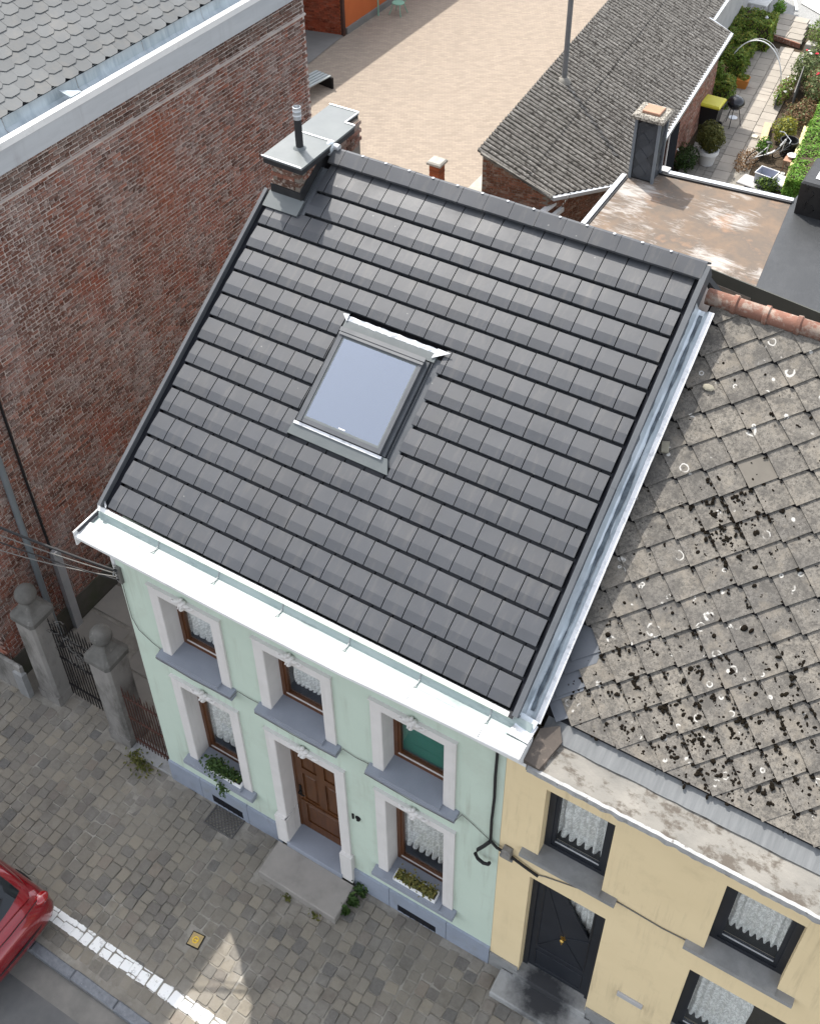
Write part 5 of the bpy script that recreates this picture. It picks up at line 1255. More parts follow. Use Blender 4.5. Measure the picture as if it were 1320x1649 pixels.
# ================================================================== ANNEX WITH CORRUGATED ROOF
def brick_field(name, parent, O, U, L_, z0, ztop, mat, part=0, bl_=.206, bh=.0722):
    """bricks proud of a wall plane that starts at O and runs along unit vector U; outward normal is U turned clockwise"""
    U = Vector((U[0], U[1], 0)).normalized(); Nn = Vector((U.y, -U.x, 0)); O = Vector(O)
    base = MB().bbox(-bl_ / 2 + .006, bl_ / 2 - .006, -.031, .031, -.02, .010, .004)
    FM = Matrix(((U.x, 0, Nn.x, 0), (U.y, 0, Nn.y, 0), (0, 1, 0, 0), (0, 0, 0, 1)))
    m = MB(); z = z0; r = 0
    while True:
        any_ = False; u = (bl_ / 2 if r % 2 else 0) + bl_ / 2
        while u < L_ - bl_ * .3:
            zt = ztop(u) if callable(ztop) else ztop
            if z + .05 < zt:
                any_ = True; p = O + U * u
                m.add(base.v, base.f[1:], Matrix.Translation((p.x + Nn.x * jitter(.003), p.y + Nn.y * jitter(.003), z + .036)) @ FM)
            u += bl_
        z += bh; r += 1
        if not any_: break
    return tag(m.build(name, mat, parent), kind='stuff')
an = thing('annex', (-1, 20, 0), 'low brick annex with mossy corrugated roof along the garden', 'outbuilding')
A0 = Vector((-2.279, 15.454, 4.2)); UU = Vector((-.0837, .9965, 0)); VH = Vector((.9965, .0837, 0)); DROP = 1.4 / 3.29
def AP(u, v, dz=0.0): return A0 + UU * u + VH * v + Vector((0, 0, -DROP * v + dz))
def vbot(u):
    if u < .15: return 1.85
    if u < 2.6: return 1.85 + (u - .15) / 2.45 * 1.38
    if u < 13.05: return 3.30
    return 2.62
def wallpoly(pts, h): return [(p.x, p.y, 0) for p in pts]
f_ = [AP(.03, .03), AP(.13, 1.80), AP(2.55, 3.12), AP(12.95, 3.16), AP(13.0, 2.5), AP(24, 2.5), AP(24, .03)]
m = MB(); n = len(f_)
m.add([(p.x, p.y, -.3) for p in f_] + [(p.x, p.y, p.z - .06) for p in f_], [(i, (i + 1) % n, n + (i + 1) % n, n + i) for i in range(n)] + [tuple(range(n, 2 * n))])
aw = m.build('wall', 'mortar_dark', an)
def edge_field(i, j, mat, z0=0.0):
    p, q = f_[i], f_[j]; d = Vector((q.x - p.x, q.y - p.y, 0)); L_ = d.length
    brick_field('brick_field', aw, (p.x, p.y, 0), d, L_, z0, lambda u: p.z + (q.z - p.z) * u / L_ - .10, mat)
edge_field(0, 1, 'annex_brick', 1.2); edge_field(1, 2, 'annex_brick', 1.2); edge_field(2, 3, 'garden_brick', 0)
# rendered far part
p, q = f_[4], f_[5]; MB().prism([(p.x + .02, p.y, 0), (q.x + .02, q.y, 0), (q.x + .02, q.y, q.z - .1), (p.x + .02, p.y, p.z - .1)], (.012, 0, 0)).build('rendered_wall', 'annex_render', an)
aroof = empty('roof', tuple(AP(6, 1.6)), an)
u = -.08; col_i = 0
while u < 23:
    du = .177 * 6
    for (va, vb) in ((-.10, 1.22), (1.10, 2.36), (2.24, 3.40)):
        m = MB(); nu = 36; vs = []; ok = False
        for i in range(nu + 1):
            uu = u + (du + .06) * i / nu; lim = vbot(uu) + .10
            a, b = va, min(vb, lim)
            if b < a + .02: b = a + .02
            else: ok = True
            h = .034 * math.sin(2 * math.pi * uu / .177) + .012 * (vb < 2) - .004
            lift = {-.10: .012, 1.10: .006, 2.24: 0.0}[va]
            for k in range(3):
                v = a + (b - a) * k / 2; vs.append(tuple(AP(uu, v, h + lift + .03 + .006 * noise.noise(Vector((uu, v, 4))))))
        if ok: m.add(vs, [(i * 3 + k, i * 3 + 3 + k, i * 3 + 4 + k, i * 3 + k + 1) for i in range(nu) for k in range(2)]); m.build('corrugated_sheet', 'corrugated', aroof, smooth=True)
    u += du; col_i += 1
# gutters
def bar(m, p, q, w, h, dz=0):
    p, q = Vector(p), Vector(q); d = (q - p).normalized(); s = d.cross(Vector((0, 0, 1))).normalized() * (w / 2); u = Vector((0, 0, h / 2))
    o = Vector((0, 0, dz)); m.add([p - s - u + o, p + s - u + o, q + s - u + o, q - s - u + o, p - s + u + o, p + s + u + o, q + s + u + o, q - s + u + o], [(0, 3, 2, 1), (4, 5, 6, 7), (0, 1, 5, 4), (1, 2, 6, 5), (2, 3, 7, 6), (3, 0, 4, 7)]); return m
bar(MB(), AP(2.9, 3.40), AP(12.98, 3.42), .13, .10, -.02).build('gutter', 'galvanised', an)
bar(MB(), AP(12.98, 3.42), AP(13.08, 2.6), .08, .10, -.02).build('gutter_end', 'galvanised', an)
bar(MB(), AP(.05, 1.95), AP(2.6, 3.32), .10, .10, -.02).build('front_gutter', 'galvanised', an)
bar(MB(), AP(13.1, 2.75), AP(23, 2.75), .12, .10, -.02).build('far_gutter', 'galvanised', an)
bar(MB(), AP(-.03, .0), AP(.07, 1.95), .10, .06, .02).build('verge_mortar', 'concrete_ledge', an)
for uu in (4.2, 6.9): 
    p = AP(uu, 3.19); box_('garden_door', 'dark_slot', an, p.x - .01, p.x + .02, p.y, p.y + .85, 0, 2.05)
    box_('door_frame', 'trim_white', an, p.x, p.x + .03, p.y - .08, p.y - .001, 0, 2.12)
pole = tag(MB().tube([tuple(AP(4.9, .42, -.2)), tuple(AP(4.9, .42, 3.2))], .075, 12).build('vent_pole', 'grey_metal'), 'tall grey metal pole standing through the corrugated roof', 'pole')
tag(MB().lathe([(.22, 0), (.17, .10), (.09, .16)], tuple(AP(4.9, .42, .0)), 14).build('pole_collar', 'concrete_ledge', smooth=True), 'rough mortar collar around the foot of the grey pole', 'collar')

# small lean-to with white gutter between annex and house
lt = thing('lean_to', (-1, 15, 2), 'small dark lean-to roof below the annex brick gable', 'lean-to')
MB().prism([(-3.2, 12.5, 2.5), (-.55, 12.5, 2.5), (-.50, 15.9, 2.88), (-2.2, 15.42, 3.02)], (0, 0, -.06)).build('lean_to_roof', 'upstand_dark', lt)
bar(MB(), (-.72, 14.2, 2.95), (-.42, 16.1, 3.0), .14, .08).build('white_gutter', 'white_plastic', lt)
bar(MB(), (-.50, 14.2, 2.8), (-.22, 16.1, 2.85), .10, .12).build('lower_gutter', 'dirty_white', lt)
MB().box(-3.1, -.3, 10.2, 15.2, -.2, 2.4).build('lean_to_wall', 'mortar_dark', lt)

# ================================================================== FLAT ROOF BEHIND THE HOUSES
fl = thing('flat_roof_extension', (3, 16, 0), 'rear extension with stained brown flat roof and grey gutters', 'extension')
fp = [(.98, 11.5), (3.95, 11.5), (4.10, 14.62), (5.28, 14.45), (4.95, 18.25), (1.60, 17.93), (.93, 17.33)]
MB().prism([(x, y, 3.2) for x, y in fp], (0, 0, .30)).build('roof', 'bitumen_felt', fl)
MB().prism([(x * .985 + .04, y * .995, -.2) for x, y in fp], (0, 0, 3.39)).build('wall', 'mortar_dark', fl)
for k, yq in enumerate((13.2, 14.9, 16.6)): pass
m = bar(MB(), (.93, 11.5, 3.50), (.88, 17.36, 3.50), .12, .14); m.build('edge_trim', 'galvanised', fl)
bar(MB(), (1.01, 11.5, 3.50), (.97, 17.3, 3.50), .05, .06).build('edge_seal', 'black_flashing', fl)
bar(MB(), (1.62, 18.02, 3.50), (4.98, 18.36, 3.50), .15, .12).build('gutter', 'galvanised', fl)
bar(MB(), (1.62, 17.91, 3.50), (4.96, 18.25, 3.50), .09, .10).build('gutter_seal', 'black_flashing', fl)
MB().box(1.60, 1.82, 17.95, 18.2, 3.48, 3.6).build('corner_cap', 'annex_render', fl)
# slate-clad chimney
ck = empty('clad_chimney', (1.35, 17.6, 3.5), fl)
kx0, kx1, ky0, ky1, kz1 = 1.02, 1.62, 17.37, 17.92, 5.22
MB().box(kx0 + .02, kx1 - .02, ky0 + .02, ky1 - .02, 3.49, kz1).build('chimney_core', 'black_flashing', ck)
dm = [(0, 0), (.215, .225), (0, .45), (-.215, .225)]
nrow = 0
for j in range(9):
    for i in range(3):
        cx = (i - .5) * .40 + (.20 if j % 2 else 0) - .1; cz = j * .225 - .25
        pts = [(min(max(cx + x, -.25), .25), min(max(cz + z, 0.03), 1.64)) for x, z in dm]
        pp = []
        for q in pts:
            if q not in pp: pp.append(q)
        if len(pp) < 3: continue
        ar = abs(sum(a[0] * b[1] - a[1] * b[0] for a, b in zip(pp, pp[1:] + pp[:1]))) / 2
        if ar < .01: continue
        e = .004 + .012 * (j % 2); FMx = Matrix(((1, 0, 0, (kx0 + kx1) / 2), (0, 0, 1, ky0 + .018 - e), (0, 1, 0, 3.52), (0, 0, 0, 1)))
        MB().prism([(x, z, 0) for x, z in pp], (0, 0, -.008), FMx).build('cladding_slate', 'clad_slate', ck)
        FMy = Matrix(((0, 0, -1, kx1 - .018 + e), (1, 0, 0, (ky0 + ky1) / 2), (0, 1, 0, 3.52), (0, 0, 0, 1)))
        MB().prism([(x * .9, z, 0) for x, z in pp], (0, 0, -.008), FMy).build('cladding_slate', 'clad_slate', ck)
for (x, y) in ((kx0, ky0), (kx1, ky0), (kx1, ky1), (kx0, ky1)): box_('corner_trim', 'trim_blue', ck, x - .035, x + .035, y - .035, y + .035, 3.5, kz1)
m = MB(); cap_v = []
MB().bbox(kx0 - .12, kx1 + .12, ky0 - .12, ky1 + .12, kz1, kz1 + .12, .05).build('chimney_cap', 'lichen_cap', ck)
MB().bbox(kx0 + .08, kx1 - .06, ky0 + .06, ky1 - .08, kz1 + .10, kz1 + .19, .012).build('cap_tile', 'rust_cap', ck)
# black membrane roof next door
bk = thing('black_flat_roof', (8, 15, 0), 'black rubber flat roof behind the yellow house', 'extension')
MB().prism([(5.283, 14.449, 3.2), (6.79, 14.24, 3.2), (13, 13.6, 3.2), (13, 19.6, 3.2), (5.05, 19.3, 3.2), (4.953, 18.25, 3.2)], (0, 0, .302)).build('roof', 'rubber_membrane', bk)
MB().prism([(5.283, 14.46, -.2), (6.79, 14.25, -.2), (12.9, 13.65, -.2), (12.9, 18.5, -.2), (5.0, 18.2, -.2)], (0, 0, 3.39)).build('wall', 'upstand_dark', bk)
MB().prism([(4.08, 14.60, .0), (5.28, 14.43, .0), (6.79, 14.22, .0), (13, 13.58, .0), (13, 13.55, .0), (6.79, 14.19, .0), (5.28, 14.40, .0), (4.08, 14.57, .0)], (0, 0, 3.52)).build('upstand', 'upstand_dark', bk)
# wrapped black tank
tk = thing('wrapped_box', (5.6, 18, 3.5), 'black plastic wrapped box with white label on the flat roof', 'box')
MB().bbox(5.14, 6.4, 17.86, 19.2, 3.503, 4.40, .05).build('box_body', 'black_plastic', tk)
MB().box(5.40, 6.2, 18.15, 18.9, 4.402, 4.412).build('box_label', 'white_plastic', tk)
for k in range(7):
    a = Vector((5.2 + rnd.random() * .9, 17.85, 3.6 + rnd.random() * .6)); MB().tube([tuple(a), tuple(a + Vector((jitter(.1), 0, .12))), tuple(a + Vector((jitter(.15), 0, .22)))], .012, 5).build('wrap_fold', 'black_plastic', tk)

# ================================================================== YARD
pier = thing('brick_pier', (-4.4, 17, 0), 'short red brick pier with stone cap at the yard edge', 'pier')
bx_ = MB().box(-.15, .15, -.15, .15, 0, 2.72).build('pier_core', 'mortar_dark', pier, M=Matrix.Translation((-4.22, 16.6, 0)))
pb = MB().bbox(-.155, .155, -.158, .158, 0, .062, .006).mesh('brick_course', 'red_brick_pier')
for k in range(36): put('brick_course', pb, pier, Matrix.Translation((-4.22 + jitter(.004), 16.6, .15 + k * .0722)))
MB().bbox(-.22, .22, -.21, .21, 0, .10, .04).build('pier_cap', 'cap_stone', pier, M=Matrix.Translation((-4.22, 16.6, 2.74)))
wl_ = thing('yard_wall', (-3.6, 17.5, 0), 'low pale concrete yard wall beside the annex', 'wall')
MB().box(-3.78, -3.40, 14.5, 18.5, 0, 1.42).build('wall', 'annex_render', wl_); box_('coping', 'cap_stone', wl_, -3.83, -3.35, 14.5, 18.55, 1.42, 1.5, bevel=.02)
MB().box(-9, -3.85, 14.2, 14.5, 0, 1.4).build('rear_wall', 'annex_render', wl_)
tag(MB().bbox(-5.75, -5.2, 18.6, 19.3, 0, .03, .01).build('yard_cover', 'stone_pillar'), 'flat grey inspection cover in the tan yard paving', 'cover')
rb = thing('orange_building', (-17, 30, 0), 'orange painted brick building at the far side of the yard', 'building')
MB().prism([(-14.36, 27.05, 0), (-14.56, 44, 0), (-19, 44, 0), (-19, 26.0, 0)], (0, 0, 3.5)).build('wall', 'orange_wall', rb)
brick_field('brick_field', rb, (-19, 25.98, 0), (4.64, 1.05), 4.75, 0, 3.4, 'red_brick')
MB().box(-17.2, -15.95, 26.3, 26.52, .5, 2.6, Matrix.Translation((0, .0, 0))).build('dark_opening', 'dark_slot', rb)
MB().box(-14.42, -14.30, 26.98, 27.12, 0, 3.4).build('corner_pipe', 'iron_rust', rb)
for k in range(3): MB().box(-14.47 - .02 * k, -14.36 - .012 * k, 29.2 + k * 3, 30.5 + k * 3, 1.2, 2.5).build('window', 'grey_metal', rb)
bar(MB(), (-14.33, 27.2, .12), (-14.52, 44, .12), .10, .25).build('base_strip', 'porch_floor', rb)
tb = thing('yard_shade_block', (-20, 25, 0), 'unseen tall block sized to cast the shadow over the left of the yard', 'building')  # unseen block, put in and sized for the shadow across the yard
MB().box(-26, -16.5, 10.4, 44, 0, 6.9).build('wall', 'old_brick', tb); MB().box(-26.2, -16.3, 10.3, 44.2, 6.9, 7.2).build('roof', 'grey_slate', tb)
bn = thing('slatted_bench', (-12.6, 22.6, 0), 'grey slatted bench at the end of the old brick wall', 'bench')
BM = Matrix.Translation((-12.75, 22.5, 0)) @ Matrix.Rotation(R_(-8), 4, 'Z')
for k in range(5): MB().box(-.42 + k * .15, -.31 + k * .15, -1.0, .8, .42, .46, BM).build('slat', 'bench_metal', bn)
for y in (-.9, .75): MB().box(-.42, .40, y - .04, y + .04, 0, .419, BM).build('leg', 'iron_black', bn)
chg = thing('garden_chair', (-13.3, 29.6, 0), 'pale green metal garden chair by the orange wall', 'chair')
GMx = Matrix.Translation((-13.6, 29.85, 0))
MB().lathe([(.24, .44), (.25, .46), (.24, .48)], (0, 0, 0), 16, GMx).build('seat', 'green_metal', chg, smooth=True)
for sx, sy in ((-1, -1), (1, -1), (-1, 1), (1, 1)): MB().tube([(sx * .16, sy * .16, .45), (sx * .2, sy * .2, .22), (sx * .27, sy * .27, .01)], .018, 6, GMx).build('leg', 'green_metal', chg)
MB().tube([(-.2, .2, .46), (-.2, .26, .85), (0, .28, .95), (.2, .26, .85), (.2, .2, .46)], .016, 6, GMx).build('backrest', 'green_metal', chg)
tag(MB().tube([(-14.2, 29.3, 0), (-14.2, 29.3, 1.3)], .03, 8).build('green_post', 'green_metal'), 'thin pale green post at the foot of the orange wall', 'post')

# ================================================================== GARDEN
gp = sheet('garden_path', [(1.0, 18.4, 0), (3.2, 18.4, 0), (1.15, 34.3, 0), (-.45, 34.1, 0)], 'joint_sand')
GA = Matrix.Translation((1.30, 24.0, 0)) @ Matrix.Rotation(R_(5.0), 4, 'Z')
for j in range(-9, 20):
    for i in range(4):
        x0 = -.95 + i * .52; L_ = .52; y0 = j * .52 + (.0 if i % 2 else .22)
        near = j < 6 and i < 2
        if near:
            for k in range(2):
                for q in range(2): put_ = MB().bbox(x0 + k * .26 + .008, x0 + k * .26 + .252, y0 + q * .26 + .008, y0 + q * .26 + .252, -.02, .02 + jitter(.003), .006, GA).build('path_slab', 'garden_slab_dark', gp)
        elif i < 3 or 2 < j: MB().bbox(x0 + .008, x0 + L_ - .008, y0 + .008, y0 + L_ - .008, -.02, .028 + jitter(.004), .008, GA).build('path_slab', 'garden_slab', gp)
us = sheet('upper_path', [(-.12, 35.2, .17), (1.15, 34.85, .17), (.75, 37.1, .17), (-.40, 37.2, .17)], 'joint_sand')
for j in range(4):
    for i in range(2):
        MB().bbox(-.10 + i * .60 - j * .085, .48 + i * .60 - j * .085, 35.15 + j * .53 - i * .05, 35.65 + j * .53 - i * .05, 0, .20 + jitter(.005), .01).build('path_slab', 'garden_slab', us)
tag(MB().prism([(-.20, 35.10, 0), (1.10, 34.80, 0), (1.12, 34.86, 0), (-.18, 35.18, 0)], (0, 0, .19)).build('step_riser', 'garden_brick'), 'low brick step across the garden path', 'step')

def hedge(x0, x1, y0, y1, h, label, mat, n, group='clipped hedges', rot=5.0, base='leaf_dark'):
    cx, cy = (x0 + x1) / 2, (y0 + y1) / 2
    M = Matrix.Translation((cx, cy, 0)) @ Matrix.Rotation(R_(rot), 4, 'Z')
    t = thing('hedge', (cx, cy, 0), label, 'hedge', group); hx, hy = (x1 - x0) / 2, (y1 - y0) / 2
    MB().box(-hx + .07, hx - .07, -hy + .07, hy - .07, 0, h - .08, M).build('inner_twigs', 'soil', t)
    leaves(int(n * .8), boxs(-hx, hx, -hy, hy, .05, h, M, .10), .052, 1.5).build('foliage', mat, t); tag(leaves(int(n * .2), boxs(-hx, hx, -hy, hy, .05, h + .02, M, .10), .05, 1.5).build('new_growth', 'leaf_yellow' if mat == 'leaf_hedge' else 'leaf_hedge', t), kind='stuff')
hedge(-1.65, .10, 33.7, 35.1, 1.05, 'largest clipped hedge block beside the upper path slabs', 'leaf_hedge', 6500)
hedge(-1.55, -.75, 31.9, 33.7, 1.0, 'clipped hedge running back against the annex wall', 'leaf_hedge', 3500)
hedge(-.80, -.10, 32.2, 33.2, .95, 'middle clipped hedge block with a lit top', 'leaf_hedge', 3200)
hedge(-.72, .05, 30.9, 31.9, .95, 'clipped hedge block behind the white hoop', 'leaf_hedge', 3200)
hedge(-.45, .32, 28.7, 29.6, .92, 'clipped hedge block beside the kettle barbecue', 'leaf_hedge', 3200)
hedge(3.35, 4.6, 24.0, 31.5, .8, 'long bright green hedge at the right edge of the garden', 'leaf_bright', 16000, 'bright hedge')

def shrub(name, c, r, n, size, label, mats, cat='shrub', flowers=(), group=None, trunk=True):
    t = thing(name, (c[0], c[1], 0), label, cat, group)
    if trunk:
        m = MB()
        for k in range(5): m.tube([(c[0], c[1], 0), (c[0] + jitter(r[0] * .3), c[1] + jitter(r[1] * .3), c[2] * .6), (c[0] + jitter(r[0] * .7), c[1] + jitter(r[1] * .7), c[2] + r[2] * .4)], [.018, .012, .004], 5)
        m.build('stem', 'grey_wood', t)
    for i, (mt, f) in enumerate(mats): leaves(int(n * f), ell(c, r, .35), size, 1.5).build('foliage', mt, t)
    for mt, k in flowers:
        m = MB(); e = ell(c, r, .8)
        for _ in range(k):
            p, _n = e(); 
            if p[2] < c[2]: continue
            for q in range(5): m.ball((p[0] + jitter(.04), p[1] + jitter(.04), p[2] + jitter(.02)), (.032, .032, .02), 6, 4)
        m.build('blossom', mt, t)
shrub('rose_bush', (2.15, 32.4, .55), (.65, .9, .6), 2600, .055, 'tall rose bush with white and red blooms near the step', [('leaf_rose', .8), ('leaf_dark', .2)], flowers=(('flower_red', 8), ('flower_white', 7)))
shrub('rose_bush', (2.95, 31.2, .6), (.7, 1.1, .65), 3000, .055, 'rose bush with red blooms behind the grey screen', [('leaf_rose', .8), ('leaf_dry', .2)], flowers=(('flower_red', 14), ('flower_white', 3)))
shrub('rose_bush', (1.9, 35.6, .5), (.75, 1.2, .6), 2800, .055, 'leafy green bush beside the upper path slabs', [('leaf_rose', .6), ('leaf_hedge', .4)], flowers=(('flower_white', 4),))
shrub('light_bush', (3.0, 36.4, .5), (.8, 1.2, .6), 2400, .055, 'bright green bush in the far right corner of the garden', [('leaf_bright', 1)])
shrub('dry_bush', (2.75, 29.3, .3), (.55, .9, .35), 1900, .05, 'dry brown bush in front of the roses', [('leaf_dry', .7), ('leaf_rose', .3)])
shrub('yellow_shrub', (2.65, 27.6, .45), (.38, .5, .45), 1100, .06, 'yellow green shrub behind the bicycle', [('leaf_yellow', .8), ('leaf_rose', .2)])
shrub('white_flower_plant', (1.75, 30.6, .3), (.25, 1.0, .4), 1100, .05, 'narrow green plants with white flowers along the path', [('leaf_hedge', .7), ('leaf_dry', .3)], flowers=(('flower_white', 8),))
shrub('dark_shrub', (.42, 24.4, .35), (.42, .5, .42), 1500, .045, 'dark small leaved shrub left of the white pot', [('leaf_dark', 1)], flowers=(('flower_white', 3),))
shrub('small_conifer', (-.28, 29.2, 1.0), (.22, .22, .5), 700, .05, 'small upright shrub rising behind the barbecue', [('leaf_hedge', 1)])
shrub('red_foliage_plant', (-.6, 30.4, .5), (.3, .3, .35), 500, .05, 'reddish leaved plant beside the annex gutter', [('leaf_dry', 1)])
shrub('dry_grass', (2.05, 25.6, .15), (.35, .8, .2), 900, .04, 'dry stems around the back wheel of the bicycle', [('leaf_dry', 1)], trunk=False)
shrub('green_weed', (3.1, 24.4, .2), (.4, .25, .25), 700, .05, 'green weeds in front of the plastic storage box', [('leaf_dark', .6), ('leaf_hedge', .4)], trunk=False)
shrub('green_plant', (2.35, 26.4, .35), (.25, .3, .3), 500, .05, 'green plant tangled in the bicycle frame', [('leaf_bright', .5), ('leaf_dark', .5)])

# potted bush
pt = thing('potted_bush', (.95, 24.95, 0), 'round olive green bush in a large white pot', 'potted plant')
MB().lathe([(.22, .02), (.30, .40), (.31, .41), (.335, .42), (.34, .55), (.30, .55), (.29, .46), (.05, .45)], (.95, 24.95, 0), 24).build('pot', 'white_plastic', pt, smooth=True)
leaves(3600, ell((.95, 24.95, .98), (.46, .46, .50), .3), .04, 2.0).build('foliage', 'leaf_olive', pt)
m = MB()
for k in range(9): m.tube([(.95, 24.95, .45), (.95 + jitter(.3), 24.95 + jitter(.3), 1.0)], [.02, .005], 5)
m.build('stem', 'grey_wood', pt)
# kettle barbecue
bb = thing('kettle_barbecue', (.9, 27.6, 0), 'black kettle barbecue with round lid on the garden path', 'barbecue')
bc = (.85, 27.75)
MB().lathe([(.02, .62), (.16, .66), (.26, .76), (.29, .86), (.285, .865)], (*bc, 0), 22).build('bowl', 'kettle_black', bb, smooth=True)
MB().lathe([(.295, .868), (.29, .90), (.25, 1.0), (.14, 1.07), (.02, 1.085)], (*bc, 0), 22).build('lid', 'kettle_black', bb, smooth=True)
MB().tube([(bc[0] - .06, bc[1], 1.075), (bc[0] - .05, bc[1], 1.13), (bc[0] + .05, bc[1], 1.13), (bc[0] + .06, bc[1], 1.075)], .014, 6).build('lid_handle', 'galvanised', bb)
for a in (30, 150, 270): MB().tube([(bc[0] + .14 * math.cos(R_(a)), bc[1] + .14 * math.sin(R_(a)), .70), (bc[0] + .30 * math.cos(R_(a)), bc[1] + .30 * math.sin(R_(a)), .0)], .013, 6).build('leg', 'kettle_black', bb)
MB().lathe([(.13, 0), (.15, .03)], (*bc, .30), 16).build('ash_tray', 'galvanised', bb)
# bin with yellow lid
bi = thing('wheeled_bin', (.25, 27.2, 0), 'black wheeled bin with yellow lid beside the annex wall', 'bin')
MB().add([(-.02, 26.95, 0.06), (.46, 26.95, .06), (.46, 27.5, .06), (-.02, 27.5, .06), (-.10, 26.88, .92), (.55, 26.88, .92), (.55, 27.58, .92), (-.10, 27.58, .92)], [(0, 3, 2, 1), (4, 5, 6, 7), (0, 1, 5, 4), (1, 2, 6, 5), (2, 3, 7, 6), (3, 0, 4, 7)]).build('bin_body', 'black_plastic', bi)
MB().bbox(-.13, .58, 26.84, 27.62, .922, 1.02, .05).build('lid', 'yellow_plastic', bi)
MB().tube([(.60, 26.95, .95), (.64, 26.95, .97), (.64, 27.5, .97), (.60, 27.5, .95)], .018, 6).build('handle', 'black_plastic', bi)
for y in (26.98, 27.47): MB().lathe([(.10, -.03), (.10, .03)], (0, 0, 0), 14, Matrix.Translation((.50, y, .10)) @ Matrix.Rotation(R_(90), 4, 'X')).build('wheel', 'car_rubber', bi)
# orange planter
op = thing('orange_planter', (.25, 30.6, 0), 'square orange planter with yellow flowers on the path edge', 'planter')
MB().add([(.10, 30.45, .02), (.42, 30.50, .02), (.40, 30.82, .02), (.08, 30.78, .02), (.05, 30.40, .36), (.48, 30.46, .36), (.45, 30.88, .36), (.03, 30.83, .36)], [(0, 3, 2, 1), (4, 5, 6, 7), (0, 1, 5, 4), (1, 2, 6, 5), (2, 3, 7, 6), (3, 0, 4, 7)]).build('pot', 'orange_pot', op)
m = MB()
for _ in range(22): m.ball((.25 + jitter(.16), 30.65 + jitter(.16), .42 + jitter(.06)), (.04, .04, .03), 7, 5)
m.build('blossom', 'leaf_yellow', op); leaves(120, ell((.25, 30.65, .40), (.2, .2, .08)), .05).build('foliage', 'leaf_hedge', op)
# white hoop
hp = thing('garden_hoop', (.4, 31.5, 0), 'white hoop arch spanning the garden path', 'arch')
MB().tube([(.43 - 1.0 * math.cos(a), 31.3, 1.55 * math.sin(a)) for a in [math.pi * i / 24 for i in range(25)]], .022, 8).build('hoop', 'white_plastic', hp)
MB().tube([(.43 - 1.0 * math.cos(a), 31.3 + .30 * math.sin(a), 1.5 * math.sin(a)) for a in [math.pi * i / 24 for i in range(3, 20)]], .009, 6).build('wire', 'dirty_white', hp)
lmp = thing('path_lamp', (-.2, 34.2, 0), 'slim grey path lamp in front of the large hedge', 'lamp')
MB().tube([(-.22, 34.4, 0), (-.22, 34.4, 1.05)], .018, 8).build('stem', 'galvanised', lmp); MB().lathe([(.05, 0), (.07, .04), (.02, .10)], (-.22, 34.4, 1.05), 12).build('lamp_head', 'galvanised', lmp)
# grey screens
tag(MB().prism([(2.02, 31.6, 0), (2.30, 29.5, 0), (2.33, 29.5, 0), (2.05, 31.6, 0)], (0, 0, .85)).build('wooden_screen', 'grey_wood'), 'dark weathered wooden screen along the rose bed', 'screen')
tag(MB().prism([(1.52, 31.4, 0), (1.72, 29.6, 0), (1.745, 29.6, 0), (1.545, 31.4, 0)], (0, 0, .4)).build('glass_screen', 'stone_pillar'), 'low grey edging panel between path and rose bed', 'panel')
# timber
tag(bar(MB(), (1.93, 28.25, .10), (2.15, 26.95, .10), .22, .18).build('timber_plank', 'pale_wood'), 'short pale timber plank edging the path', 'plank')
tag(bar(MB(), (3.16, 28.3, .30), (3.66, 24.2, .30), .14, .16).build('timber_beam', 'yellow_wood'), 'long yellowish timber beam in front of the bright hedge', 'beam', 'long timber beams')
tag(bar(MB(), (3.42, 26.6, .22), (3.86, 24.1, .22), .10, .12).build('timber_beam', 'yellow_wood'), 'second shorter timber beam lying close to the bright hedge', 'beam', 'long timber beams')
# bicycle
bk_ = thing('bicycle', (2.6, 25.9, 0), 'white framed bicycle leaning among the plants', 'bicycle')
w1, w2 = Vector((2.30, 25.55, .33)), Vector((2.92, 26.40, .33)); ax = (w2 - w1).normalized(); up_ = Vector((.25, -.15, .95)).normalized()
def BP(t, h): return tuple(w1 + ax * (t * 1.05) + up_ * (h - .33))
for wc in (0, 1):
    c = Vector(BP(wc, .33)); pts = [tuple(c + (ax * math.cos(a) + up_ * math.sin(a)) * .33) for a in [i * math.pi / 14 for i in range(29)]]
    wh = MB().tube(pts, .018, 6).build('wheel', 'car_rubber', bk_)
    m = MB()
    for i in range(10): a = i * math.pi / 5; m.tube([tuple(c), tuple(c + (ax * math.cos(a) + up_ * math.sin(a)) * .31)], .003, 4)
    m.build('spokes', 'galvanised', wh)
m = MB().tube([BP(.92, .85), BP(.80, .50), BP(.62, .36), BP(.42, .34)], .030, 8).tube([BP(.42, .34), BP(.30, .82)], .018, 6).tube([BP(0, .33), BP(.42, .34)], .013, 6).tube([BP(0, .33), BP(.32, .70)], .012, 6).tube([BP(.92, .85), BP(1, .33)], .016, 6)
m.build('frame', 'white_plastic', bk_)
MB().ball(BP(.28, .90), (.11, .08, .04), 10, 6).build('saddle', 'black_plastic', bk_, smooth=True)
h0 = Vector(BP(.92, .98)); sd_ = ax.cross(up_); MB().tube([BP(.92, .84), tuple(h0), ], .014, 6).tube([tuple(h0 - sd_ * .28 - ax * .12), tuple(h0 - sd_ * .2), tuple(h0), tuple(h0 + sd_ * .2), tuple(h0 + sd_ * .28 - ax * .12)], .013, 6).build('handlebar', 'galvanised', bk_)
